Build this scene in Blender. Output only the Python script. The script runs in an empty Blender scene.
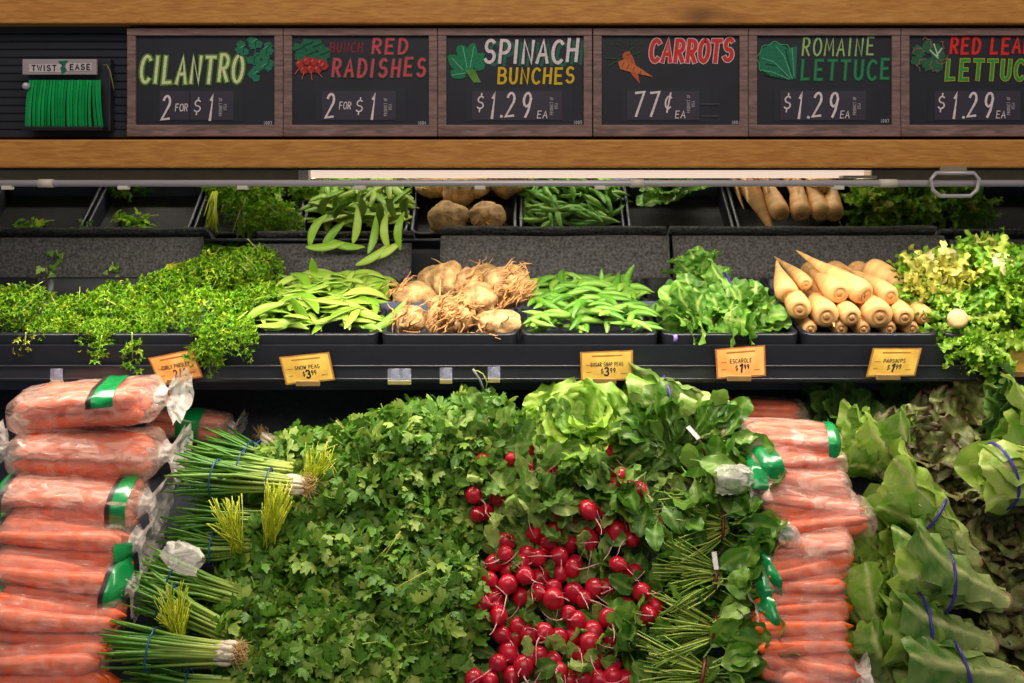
import bpy, bmesh, math, random
import numpy as np
from mathutils import Vector, Matrix, noise

# ------------------------------------------------------------------ camera, world, light, exposure
SC = bpy.context.scene
COL = SC.collection
PI = math.pi
ZC, HR, F = 1.55, 180.0, 1000.0          # eye height, horizon row, focal length in pixels

cam = bpy.data.cameras.new('camera')
cam.sensor_width = 36.0
cam.lens = F / 1024 * 36
cam.shift_y = -(341.5 - HR) / 1024
cam.clip_start = 0.01
cam_o = bpy.data.objects.new('camera', cam)
cam_o.location = (0, 0, ZC)
cam_o.rotation_euler = (PI / 2, 0, 0)
COL.objects.link(cam_o)
SC.camera = cam_o

world = bpy.data.worlds.new('store_ambient')
world.use_nodes = True
world.node_tree.nodes['Background'].inputs[0].default_value = (0.80, 0.88, 1.0, 1)
world.node_tree.nodes['Background'].inputs[1].default_value = 0.15
SC.world = world

def area(name, loc, target, sx, sy, power, col):
    l = bpy.data.lights.new(name, 'AREA')
    l.shape = 'RECTANGLE'; l.size = sx; l.size_y = sy; l.energy = power; l.color = col
    o = bpy.data.objects.new(name, l)
    o.location = loc
    d = Vector(target) - Vector(loc)
    o.rotation_euler = d.to_track_quat('-Z', 'Y').to_euler()
    COL.objects.link(o)
    return o
# store ceiling light over the aisle, behind and above the viewer
area('store_ceiling_light', (0.1, -0.2, 3.3), (0, 1.8, 1.1), 2.6, 1.2, 40, (1.0, 0.88, 0.72))

SC.view_settings.view_transform = 'Standard'
SC.view_settings.look = 'None'
SC.view_settings.gamma = 1.0
SC.view_settings.use_curve_mapping = False
SC.view_settings.exposure = 0.0

# ------------------------------------------------------------------ helpers
def lin(c):
    return tuple(((v / 255) / 12.92 if v / 255 <= 0.04045 else ((v / 255 + 0.055) / 1.055) ** 2.4) for v in c)

def W(px, py, Y):
    return Vector(((px - 512) / F * Y, Y, ZC - (py - HR) / F * Y))
SN = Vector((0, -0.749, 0.663))             # normal of the sloping lower bed
UP = Vector((0, 0.663, 0.749))              # up the slope
def S(px, row, h=0.0):
    Y = 2481.0 / (row + 949.0)
    return W(px, row, Y) + SN * h
TN = Vector((0, -0.209, 0.978))             # normal of the tilted tray shelf
def TR(px, row, h=0.0):                      # point h above the tray rim plane
    Y = (0.7016 - h) / ((row - HR) / 1000 + 0.214)
    return W(px, row, Y)

def setp(o, label=None, cat=None, group=None, kind=None):
    if label: o['label'] = label
    if cat: o['category'] = cat
    if group: o['group'] = group
    if kind: o['kind'] = kind
    return o
def empty(name, loc, label=None, cat=None, group=None, rot=None):
    o = bpy.data.objects.new(name, None)
    o.empty_display_size = 0.02
    M = rot.to_4x4() if rot is not None else Matrix.Identity(4)
    o.matrix_world = Matrix.Translation(Vector(loc)) @ M
    COL.objects.link(o)
    return setp(o, label, cat, group)
def mobj(name, me, parent=None, M=None, mat=None):
    o = bpy.data.objects.new(name, me)
    if mat is not None and not me.materials: me.materials.append(mat)
    COL.objects.link(o)
    if parent is not None: o.parent = parent
    if M is not None: o.matrix_local = M
    return o
def copy_tree(src, parent=None):
    c = src.copy(); COL.objects.link(c); c.parent = parent
    for ch in list(src.children): copy_tree(ch, c)
    return c

class MB:
    """collects triangles of ONE mesh"""
    def __init__(s): s.V = []; s.T = []; s.C = []; s.n = 0
    def add(s, v, t, c=None):
        v = np.asarray(v, dtype=np.float64); t = np.asarray(t, dtype=np.int32)
        if c is None: c = np.zeros((len(v), 3))
        s.V.append(v); s.T.append(t + s.n); s.C.append(np.asarray(c, dtype=np.float64)); s.n += len(v)
        return s
    def mesh(s, name, mat=None, smooth=True, loc=None):
        V = np.concatenate(s.V); T = np.concatenate(s.T); C = np.concatenate(s.C)
        if loc is not None: V = V - np.array(loc)
        me = bpy.data.meshes.new(name)
        me.vertices.add(len(V)); me.vertices.foreach_set('co', V.ravel().astype(np.float32))
        me.loops.add(len(T) * 3); me.loops.foreach_set('vertex_index', T.ravel())
        me.polygons.add(len(T)); me.polygons.foreach_set('loop_start', np.arange(0, len(T) * 3, 3, dtype=np.int32))
        me.polygons.foreach_set('use_smooth', np.full(len(T), smooth))
        a = me.attributes.new('tint', 'FLOAT_COLOR', 'POINT')
        a.data.foreach_set('color', np.concatenate([C, np.ones((len(C), 1))], 1).ravel().astype(np.float32))
        me.update(calc_edges=True); me.validate()
        if mat: me.materials.append(mat)
        return me
    def build(s, name, mat, parent=None, smooth=True, M=None, loc=None):
        return mobj(name, s.mesh(name, mat, smooth, loc), parent, M)

def grid_tris(nr, nc, wrap=False):
    t = []
    m = nc if wrap else nc - 1
    for i in range(nr - 1):
        for j in range(m):
            a = i * nc + j; b = i * nc + (j + 1) % nc; c = a + nc; d = b + nc
            t += [(a, b, d), (a, d, c)]
    return t
def tube(path, rad, sides=6, cap=True, flat=1.0):
    P = [Vector(p) for p in path]; n = len(P)
    if not hasattr(rad, '__len__'): rad = [rad] * n
    V = []
    t0 = (P[1] - P[0]).normalized()
    ref = Vector((0, 0, 1)) if abs(t0.z) < .9 else Vector((1, 0, 0))
    e1 = t0.cross(ref).normalized()
    for i in range(n):
        t = (P[min(i + 1, n - 1)] - P[max(i - 1, 0)]).normalized()
        e1 = (e1 - t * e1.dot(t)).normalized(); e2 = t.cross(e1)
        for k in range(sides):
            a = 2 * PI * k / sides
            V.append(P[i] + (e1 * math.cos(a) + e2 * math.sin(a) * flat) * rad[i])
    T = grid_tris(n, sides, True)
    if cap:
        V += [P[0], P[-1]]; a = n * sides
        for k in range(sides):
            T.append((a, (k + 1) % sides, k)); T.append((a + 1, (n - 1) * sides + k, (n - 1) * sides + (k + 1) % sides))
    return np.array([tuple(v) for v in V]), T
def lathe(prof, seg=16):                    # prof: list of (r, x) turned about X
    V = []
    for r, x in prof:
        for k in range(seg):
            a = 2 * PI * k / seg
            V.append((x, r * math.cos(a), r * math.sin(a)))
    return np.array(V), grid_tris(len(prof), seg, True)
def frame(d, n):
    d = Vector(d).normalized(); n = Vector(n); n = (n - d * n.dot(d))
    if n.length < 1e-4: n = d.orthogonal()
    n.normalize(); y = n.cross(d)
    return Matrix((d, y, n)).transposed()
def place(d, n, loc, s=1.0):
    return Matrix.Translation(Vector(loc)) @ frame(d, n).to_4x4() @ Matrix.Scale(s, 4)
def apply(M, v):
    A = np.array(M)
    return v @ A[:3, :3].T + A[:3, 3]
def box(name, x0, x1, y0, y1, z0, z1, mat, parent=None, bev=0.0, loc=(0, 0, 0), seg=2):
    bm = bmesh.new(); bmesh.ops.create_cube(bm, size=1)
    for v in bm.verts:
        v.co = Vector((x0 + (v.co.x + .5) * (x1 - x0), y0 + (v.co.y + .5) * (y1 - y0), z0 + (v.co.z + .5) * (z1 - z0))) - Vector(loc)
    if bev: bmesh.ops.bevel(bm, geom=bm.edges[:], offset=bev, segments=seg, profile=.5, affect='EDGES')
    me = bpy.data.meshes.new(name); bm.to_mesh(me); bm.free(); me.materials.append(mat)
    return mobj(name, me, parent)
def rv(r, a=1.0): return Vector((r.uniform(-a, a), r.uniform(-a, a), r.uniform(-a, a)))
ORD = ['topmost', 'second', 'third', 'fourth', 'fifth', 'sixth', 'seventh', 'eighth', 'ninth', 'tenth', 'eleventh', 'twelfth', 'thirteenth', 'fourteenth']

# ------------------------------------------------------------------ materials
def new_mat(name):
    m = bpy.data.materials.new(name); m.use_nodes = True
    return m, m.node_tree, m.node_tree.nodes['Principled BSDF']
def plain(name, col, rough=.5, var=.15, scale=40, bump=0.0, metal=0.0, spec=.5, stretch=(1, 1, 1), bscale=None, coat=0):
    m, nt, b = new_mat(name); N = nt.nodes; L = nt.links
    tc = N.new('ShaderNodeTexCoord'); mp = N.new('ShaderNodeMapping'); mp.inputs['Scale'].default_value = stretch
    L.new(tc.outputs['Object'], mp.inputs[0])
    nz = N.new('ShaderNodeTexNoise'); nz.inputs['Scale'].default_value = scale; nz.inputs['Detail'].default_value = 4
    L.new(mp.outputs[0], nz.inputs[0])
    r = N.new('ShaderNodeValToRGB'); c = lin(col)
    r.color_ramp.elements[0].position = .3; r.color_ramp.elements[1].position = .7
    r.color_ramp.elements[0].color = tuple(v * (1 - var) for v in c) + (1,)
    r.color_ramp.elements[1].color = tuple(min(1, v * (1 + var)) for v in c) + (1,)
    L.new(nz.outputs[0], r.inputs[0]); L.new(r.outputs[0], b.inputs['Base Color'])
    b.inputs['Roughness'].default_value = rough; b.inputs['Metallic'].default_value = metal
    b.inputs['Specular IOR Level'].default_value = spec
    if coat: b.inputs['Coat Weight'].default_value = coat; b.inputs['Coat Roughness'].default_value = .15
    if bump:
        bp = N.new('ShaderNodeBump'); bp.inputs['Strength'].default_value = bump; bp.inputs['Distance'].default_value = .004
        if bscale:
            n2 = N.new('ShaderNodeTexNoise'); n2.inputs['Scale'].default_value = bscale; L.new(mp.outputs[0], n2.inputs[0]); L.new(n2.outputs[0], bp.inputs['Height'])
        else: L.new(nz.outputs[0], bp.inputs['Height'])
        L.new(bp.outputs[0], b.inputs['Normal'])
    return m
def wood(name, c1, c2, scale=14, rough=.6):
    m, nt, b = new_mat(name); N = nt.nodes; L = nt.links
    tc = N.new('ShaderNodeTexCoord'); mp = N.new('ShaderNodeMapping'); mp.inputs['Scale'].default_value = (1.2, 8, 9)
    L.new(tc.outputs['Object'], mp.inputs[0])
    nz = N.new('ShaderNodeTexNoise'); nz.inputs['Scale'].default_value = scale; nz.inputs['Detail'].default_value = 8; nz.inputs['Distortion'].default_value = .6
    L.new(mp.outputs[0], nz.inputs[0])
    r = N.new('ShaderNodeValToRGB'); r.color_ramp.elements[0].position = .32; r.color_ramp.elements[1].position = .68
    r.color_ramp.elements[0].color = lin(c1) + (1,); r.color_ramp.elements[1].color = lin(c2) + (1,)
    L.new(nz.outputs[0], r.inputs[0])
    # knots and stains
    n2 = N.new('ShaderNodeTexNoise'); n2.inputs['Scale'].default_value = 5; n2.inputs['Detail'].default_value = 2
    mp2 = N.new('ShaderNodeMapping'); mp2.inputs['Scale'].default_value = (1, 1, 2.2); L.new(tc.outputs['Object'], mp2.inputs[0]); L.new(mp2.outputs[0], n2.inputs[0])
    r2 = N.new('ShaderNodeValToRGB'); r2.color_ramp.elements[0].position = .68; r2.color_ramp.elements[1].position = .8
    L.new(n2.outputs[0], r2.inputs[0])
    mx = N.new('ShaderNodeMix'); mx.data_type = 'RGBA'; mx.inputs['B'].default_value = tuple(v * .45 for v in lin(c1)) + (1,)
    L.new(r2.outputs[0], mx.inputs['Factor']); L.new(r.outputs[0], mx.inputs['A']); L.new(mx.outputs['Result'], b.inputs['Base Color'])
    bp = N.new('ShaderNodeBump'); bp.inputs['Strength'].default_value = .25; bp.inputs['Distance'].default_value = .002
    L.new(nz.outputs[0], bp.inputs['Height']); L.new(bp.outputs[0], b.inputs['Normal'])
    b.inputs['Roughness'].default_value = rough
    return m
def leafmat(name, dark, mid, light, vein, rough=.42, trans=.28, objrand=False, edge=None, spec=.4, bump=.35, bscale=90):
    """tint.r random per leaf, tint.g vein mask, tint.b rim mask"""
    m, nt, b = new_mat(name); N = nt.nodes; L = nt.links
    at = N.new('ShaderNodeAttribute'); at.attribute_name = 'tint'
    sp = N.new('ShaderNodeSeparateColor'); L.new(at.outputs['Color'], sp.inputs[0])
    src = sp.outputs[0]
    if objrand:
        oi = N.new('ShaderNodeObjectInfo'); src = oi.outputs['Random']
    tc = N.new('ShaderNodeTexCoord')
    nz = N.new('ShaderNodeTexNoise'); nz.inputs['Scale'].default_value = bscale; nz.inputs['Detail'].default_value = 3; L.new(tc.outputs['Object'], nz.inputs[0])
    ma = N.new('ShaderNodeMath'); ma.operation = 'MULTIPLY_ADD'; ma.inputs[1].default_value = .35; L.new(nz.outputs[0], ma.inputs[0])
    sb = N.new('ShaderNodeMath'); sb.operation = 'SUBTRACT'; sb.inputs[1].default_value = .17; L.new(src, sb.inputs[0]); L.new(sb.outputs[0], ma.inputs[2])
    r = N.new('ShaderNodeValToRGB'); r.color_ramp.elements[0].color = lin(dark) + (1,); r.color_ramp.elements[1].color = lin(light) + (1,)
    e = r.color_ramp.elements.new(.5); e.color = lin(mid) + (1,)
    L.new(ma.outputs[0], r.inputs[0])
    mx = N.new('ShaderNodeMix'); mx.data_type = 'RGBA'; mx.inputs['B'].default_value = lin(vein) + (1,)
    L.new(sp.outputs[1], mx.inputs['Factor']); L.new(r.outputs[0], mx.inputs['A'])
    out = mx.outputs['Result']
    if edge:
        m2 = N.new('ShaderNodeMix'); m2.data_type = 'RGBA'; m2.inputs['B'].default_value = lin(edge) + (1,)
        L.new(sp.outputs[2], m2.inputs['Factor']); L.new(out, m2.inputs['A']); out = m2.outputs['Result']
    L.new(out, b.inputs['Base Color'])
    b.inputs['Roughness'].default_value = rough; b.inputs['Specular IOR Level'].default_value = spec
    bp = N.new('ShaderNodeBump'); bp.inputs['Strength'].default_value = bump; bp.inputs['Distance'].default_value = .003
    L.new(nz.outputs[0], bp.inputs['Height']); L.new(bp.outputs[0], b.inputs['Normal'])
    tr = N.new('ShaderNodeBsdfTranslucent'); L.new(out, tr.inputs[0])
    ms = N.new('ShaderNodeMixShader'); ms.inputs[0].default_value = trans
    L.new(b.outputs[0], ms.inputs[1]); L.new(tr.outputs[0], ms.inputs[2])
    L.new(ms.outputs[0], N['Material Output'].inputs[0])
    return m
def film(name, fac, col, rough=.18):
    m, nt, b = new_mat(name); N = nt.nodes; L = nt.links
    b.inputs['Base Color'].default_value = lin(col) + (1,); b.inputs['Roughness'].default_value = rough; b.inputs['Specular IOR Level'].default_value = .9
    tc = N.new('ShaderNodeTexCoord'); nz = N.new('ShaderNodeTexNoise'); nz.inputs['Scale'].default_value = 45; nz.inputs['Detail'].default_value = 5; nz.inputs['Distortion'].default_value = 1.2
    mp = N.new('ShaderNodeMapping'); mp.inputs['Scale'].default_value = (.5, 1, 1); L.new(tc.outputs['Object'], mp.inputs[0]); L.new(mp.outputs[0], nz.inputs[0])
    bp = N.new('ShaderNodeBump'); bp.inputs['Strength'].default_value = .8; bp.inputs['Distance'].default_value = .006; L.new(nz.outputs[0], bp.inputs['Height']); L.new(bp.outputs[0], b.inputs['Normal'])
    tr = N.new('ShaderNodeBsdfTransparent')
    mr = N.new('ShaderNodeMapRange'); mr.inputs[1].default_value = .35; mr.inputs[2].default_value = .7; mr.inputs[3].default_value = fac * .45; mr.inputs[4].default_value = min(1, fac * 1.7)
    L.new(nz.outputs[0], mr.inputs[0])
    ms = N.new('ShaderNodeMixShader'); L.new(mr.outputs[0], ms.inputs[0]); L.new(tr.outputs[0], ms.inputs[1]); L.new(b.outputs[0], ms.inputs[2])
    L.new(ms.outputs[0], N['Material Output'].inputs[0])
    return m
def emit(name, col, s):
    m, nt, b = new_mat(name)
    b.inputs['Base Color'].default_value = lin(col) + (1,)
    b.inputs['Emission Color'].default_value = lin(col) + (1,); b.inputs['Emission Strength'].default_value = s
    return m

M_WOOD = wood('golden_pine', (184, 116, 46), (214, 150, 72), 26)
M_FRAME = wood('weathered_frame_wood', (108, 84, 80), (154, 122, 116), 22)
M_BLACK = plain('black_panel', (37, 39, 49), .5, .12, 30)
M_CHALK = plain('chalkboard', (32, 33, 44), .55, .2, 14)
M_CHIP = plain('price_chip', (62, 56, 70), .45, .2, 9)
M_PLASTIC = plain('black_plastic', (25, 26, 33), .38, .15, 60, .05)
M_TRAYMAT = plain('speckled_black_mat', (48, 46, 46), .8, .55, 260, .5)
M_PAD = plain('black_foam_pad', (72, 70, 70), .85, .75, 170, .8)
M_DECK = plain('black_bin_mat', (48, 51, 62), .8, .3, 120, .3)
M_CHROME = plain('brushed_steel', (196, 188, 194), .35, .08, 60, 0, .2, .6, (.2, 1, 1))
M_BEIGE = plain('beige_housing', (150, 135, 108), .5, .1, 20)
M_WHITE = plain('white_enamel', (225, 214, 200), .4, .04, 20)
M_LAMP = emit('lamp_diffuser', (255, 226, 204), .8)
M_ALUM = plain('price_rail_plastic', (44, 45, 52), .25, .1, 30)
M_CLEAR = film('clear_clip_plastic', .35, (215, 215, 245), .15)
m, nt, b = new_mat('mirror_glass'); b.inputs['Metallic'].default_value = 1; b.inputs['Roughness'].default_value = .03
nz = nt.nodes.new('ShaderNodeTexNoise'); nz.inputs['Scale'].default_value = 3
rr = nt.nodes.new('ShaderNodeValToRGB'); rr.color_ramp.elements[0].color = (.68, .70, .70, 1); rr.color_ramp.elements[1].color = (.78, .79, .78, 1)
nt.links.new(nz.outputs[0], rr.inputs[0]); nt.links.new(rr.outputs[0], b.inputs['Base Color']); M_MIRROR = m

# ------------------------------------------------------------------ the case: back wall, canopy, shelf, bed
o = box('wall_back', -1.7, 1.7, 2.42, 2.46, .3, 2.3, M_BLACK); setp(o, kind='structure')
o['label'] = 'black back wall of the refrigerated produce case'

FY = 1.70                                   # front of the canopy
def row_z(r, Y): return ZC - (r - HR) / F * Y
def px_x(p, Y): return (p - 512) / F * Y
o = box('trim_1', -1.15, 1.15, FY - .02, FY + .05, row_z(23.5, FY - .02), row_z(-40, FY - .02), M_WOOD, None, .003); setp(o, kind='structure'); o['label'] = 'golden pine beam above the chalkboard signs'
o = box('trim_2', -1.15, 1.15, FY - .02, FY + .03, row_z(167.5, FY - .02), row_z(139.5, FY - .02), M_WOOD, None, .003); setp(o, kind='structure'); o['label'] = 'golden pine beam below the chalkboard signs'
o = box('wall_canopy', -1.15, 1.15, FY + .03, FY + .05, row_z(170, FY), row_z(-40, FY), M_BLACK); setp(o, kind='structure'); o['label'] = 'black canopy panel behind the signs'
o = box('ceiling', -1.7, 1.7, FY + .05, 2.42, 1.64, 1.66, M_WHITE); setp(o, kind='structure'); o['label'] = 'white underside of the case canopy'
# grooved black strip left of the signs
gp = MB()
rows = np.linspace(26, 138, 15)
for i in range(14):
    z1, z0 = row_z(rows[i], FY + .02), row_z(rows[i + 1], FY + .02)
    yb, yf = FY + .018, FY + .016
    x0, x1 = -1.15, px_x(127, FY)
    pts = []
    for x in (x0, x1):
        pts += [(x, yb, z1), (x, yf, z1 - .002), (x, yf, z0 + .002), (x, yb, z0)]
    gp.add(pts, [(0, 4, 5), (0, 5, 1), (1, 5, 6), (1, 6, 2), (2, 6, 7), (2, 7, 3)])
o = gp.build('trim_3', M_BLACK, None, False); setp(o, kind='structure'); o['label'] = 'grooved black strip behind the twist tie dispenser'

# mirror tilted above the trays
t = math.radians(25)
mb = Vector((0, 2.33, 1.41))
up = Vector((0, -math.sin(t), math.cos(t)))
mr = empty('mirror', mb, 'long tilted mirror strip above the trays reflecting the vegetables', 'mirror')
bm = bmesh.new(); bmesh.ops.create_cube(bm, size=1)
back = Vector((0, math.cos(t), math.sin(t)))
for v in bm.verts:
    v.co = Vector((v.co.x * 3.0, 0, 0)) + up * ((v.co.z + .5) * .24) + back * ((v.co.y + .5) * .006)
me = bpy.data.meshes.new('mirror_glass'); bm.to_mesh(me); bm.free(); me.materials.append(M_MIRROR)
mobj('glass', me, mr)
V, T = tube([(-1.5, 0, 0) , (1.5, 0, 0)], .0035, 6)
mobj('edge_strip', MB().add(V, T).mesh('edge_strip', M_PLASTIC), mr)

# foam pads leaning behind the trays
pads = [(-80, 204, 238, 'left of the parsley heap'), (252, 412, 244, 'behind the snow peas'), (441, 668, 236, 'behind the celery roots and snap peas'), (672, 942, 236, 'behind the parsnips'), (948, 1110, 240, 'behind the curly endive')]
for a, c, r, w in pads:
    top = Vector((0, 2.298, row_z(r, 2.298))); bot = Vector((0, 2.278, 1.285))
    x0, x1 = px_x(a, 2.31), px_x(c, 2.31)
    nx = 14; nzr = 6; pm = MB(); V = []
    for i in range(nzr + 1):
        f = i / nzr
        for j in range(nx + 1):
            p = bot.lerp(top, f); x = x0 + (x1 - x0) * j / nx
            bul = .008 * math.sin(PI * f) + .003 * noise.noise(Vector((x * 9, f * 4, 3)))
            V.append((x, p.y - bul, p.z + .003 * noise.noise(Vector((x * 6, 1, 7))) * f))
    n0 = len(V)
    V += [(v[0], v[1] + .012 + (.008 * math.sin(PI * (k // (nx + 1)) / nzr)), v[2]) for k, v in enumerate(V)]
    Tt = grid_tris(nzr + 1, nx + 1); Tt = Tt + [(q[0] + n0, q[2] + n0, q[1] + n0) for q in Tt]
    for j in range(nx):
        u = nzr * (nx + 1) + j
        Tt += [(u, u + 1, u + 1 + n0), (u, u + 1 + n0, u + n0)]
    for i in range(nzr):
        for j in (0, nx):
            u = i * (nx + 1) + j; Tt += [(u, u + nx + 1, u + nx + 1 + n0), (u, u + nx + 1 + n0, u + n0)]
    o = pm.add(V, Tt).build('foam_pad', M_PAD)
    setp(o, 'speckled black foam pad leaning ' + w, 'pad', 'foam pads below the mirror')

# vent grille between trays and pads
vg = empty('vent_grille', (0, 2.27, 1.29), 'black slotted vent grille running behind the produce trays', 'grille')
for k in range(3):
    box('slat', -1.45, 1.45, -.012, .012, -.008 + k * .009, -.005 + k * .009, M_PLASTIC, vg)

# shelf that carries the trays
sh = empty('display_shelf', (0, 1.9, 1.2), 'black shelf carrying the row of produce trays', 'shelf')
def quadbar(name, pts, mat, parent, loc, x0=-1.45, x1=1.45):
    V = [(x0, y, z) for y, z in pts] + [(x1, y, z) for y, z in pts]; n = len(pts)
    T = []
    for i in range(n):
        j = (i + 1) % n; T += [(i, j, j + n), (i, j + n, i + n)]
    for i in range(1, n - 1): T += [(0, i + 1, i), (n, n + i, n + i + 1)]
    return MB().add(V, T).build(name, mat, parent, False, loc=loc)
quadbar('deck', [(1.90, 1.165), (1.90, 1.19), (2.30, 1.255), (2.30, 1.23)], M_PLASTIC, sh, sh.location)
quadbar('front_board', [(1.885, 1.178), (1.885, 1.238), (1.897, 1.238), (1.897, 1.178)], M_PLASTIC, sh, sh.location)
zr0, zr1 = row_z(381, 1.875), row_z(366, 1.875)
quadbar('price_rail', [(1.872, zr0), (1.872, zr1), (1.885, zr1), (1.885, zr0)], M_ALUM, sh, sh.location)
for r in (366, 379):
    V, T = tube([(-1.45, -.028, row_z(r, 1.872) - 1.2), (1.45, -.028, row_z(r, 1.872) - 1.2)], .0017, 6)
    mobj('rail_lip', MB().add(V, T).mesh('rail_lip', plain('rail_lip_plastic', (62, 60, 66), .3, .1)), sh)

# sloping lower bed
bd = empty('display_bin', (0, 1.8, .8), 'black sloping bed under the heaped lower vegetables', 'bin')
pA, pB = S(512, 345, -.17), S(512, 900, -.17)
quadbar('bed', [(pA.y, pA.z), (pB.y, pB.z), (pB.y, pB.z - .03), (pA.y, pA.z - .03)], M_DECK, bd, bd.location, -1.6, 1.6)
quadbar('back_panel', [(pA.y, pA.z - .02), (pA.y, 1.3), (pA.y + .02, 1.3), (pA.y + .02, pA.z - .02)], plain('slate_back_panel', (84, 90, 112), .6, .15, 20), bd, bd.location, -1.6, 1.6)

# lamps under the canopy
def lamp(name, p0, p1, Y, label, power, vis):
    x0, x1 = px_x(p0, Y), px_x(p1, Y)
    e = empty(name, ((x0 + x1) / 2, Y, 1.575), label, 'lamp', 'strip lamps under the canopy')
    box('housing', x0, x1, Y, Y + .085, 1.575, 1.60, M_WHITE, e, .002, e.location)
    box('diffuser', x0 + .004, x1 - .004, Y - .004 if vis else Y + .002, Y + .08, row_z(178, Y), 1.575, M_LAMP, e, .002, e.location)
    box('end_cap', x0 - .004, x0 + .004, Y - .006, Y + .085, row_z(179, Y), 1.578, M_WHITE, e, .001, e.location)
    a = area('strip_lamp_glow', ((x0 + x1) / 2, Y + .04, row_z(178.6, Y)), ((x0 + x1) / 2, Y + .04 + .05, 1.0), abs(x1 - x0), .07, power, (1.0, .93, .80))
    return e
lamp('strip_lamp', 305, 866, FY + .07, 'white strip lamp glowing under the lower beam', 11.8, True)
lamp('strip_lamp', 874, 1090, FY + .075, 'strip lamp behind the beige cover at the right', 4.2, True)
lamp('strip_lamp', -75, 296, FY + .075, 'strip lamp set back behind the beige cover on the left', 7.6, True)
e = empty('lamp_cover', (px_x(112, FY + .06), FY + .06, 1.56), 'beige metal cover under the lower beam at the left', 'cover')
box('panel', px_x(-80, FY + .06), px_x(301, FY + .06), FY + .06, FY + .066, row_z(181.5, FY + .06), 1.578, M_BEIGE, e, .001, e.location)
box('end_bracket', px_x(299, FY + .05), px_x(309, FY + .05), FY + .045, FY + .068, row_z(181, FY + .05), 1.578, M_WHITE, e, .001, e.location)

e = empty('lamp_cover', (px_x(980, FY + .06), FY + .06, 1.56), 'beige metal cover under the lower beam behind the pull handle', 'cover')
box('panel', px_x(872, FY + .06), px_x(1095, FY + .06), FY + .06, FY + .066, row_z(181.5, FY + .06), 1.578, M_BEIGE, e, .001, e.location)
box('end_bracket', px_x(842, FY + .05), px_x(876, FY + .05), FY + .045, FY + .068, row_z(178.5, FY + .05), row_z(175.5, FY + .05), M_WHITE, e, .001, e.location)
# night-curtain rail with clips and pull handle
RY = FY - .03
rl = empty('curtain_rail', (0, RY, row_z(183.3, RY)), 'chrome night curtain rail running above the trays', 'rail')
V, T = tube([(-1.1, 0, 0), (1.1, 0, 0)], .0058, 10)
mobj('bar', MB().add(V, T).mesh('bar', M_CHROME), rl)
for p, w in ((46, 12), (637, 11), (888, 14)):
    x = px_x(p, RY)
    V, T = tube([(x - w * .001, 0, 0), (x + w * .001, 0, 0)], .0072, 10)
    mobj('sleeve', MB().add(V, T).mesh('sleeve', M_WHITE), rl)
for p in (8, 124, 243, 360, 480, 600, 838):
    x = px_x(p, RY)
    box('clip', x - .009, x + .009, -.006, .004, -.0105, -.004, M_WHITE, rl, .001)
hd = empty('pull_handle', W(955, 178, RY - .012), 'silver loop pull handle hanging from the curtain rail', 'handle')
lp = [W(p, r, RY - .012) - hd.location for p, r in ((936, 173), (931, 179), (933, 190), (940, 196), (970, 196), (977, 190), (979, 179), (974, 173), (936, 173))]
V, T = tube(lp, .0032, 8); mobj('loop', MB().add(V, T).mesh('loop', M_CHROME), hd)
box('hinge_plate', -.022, .022, .004, .010, .004, .020, M_BEIGE, hd, .001)

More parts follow.
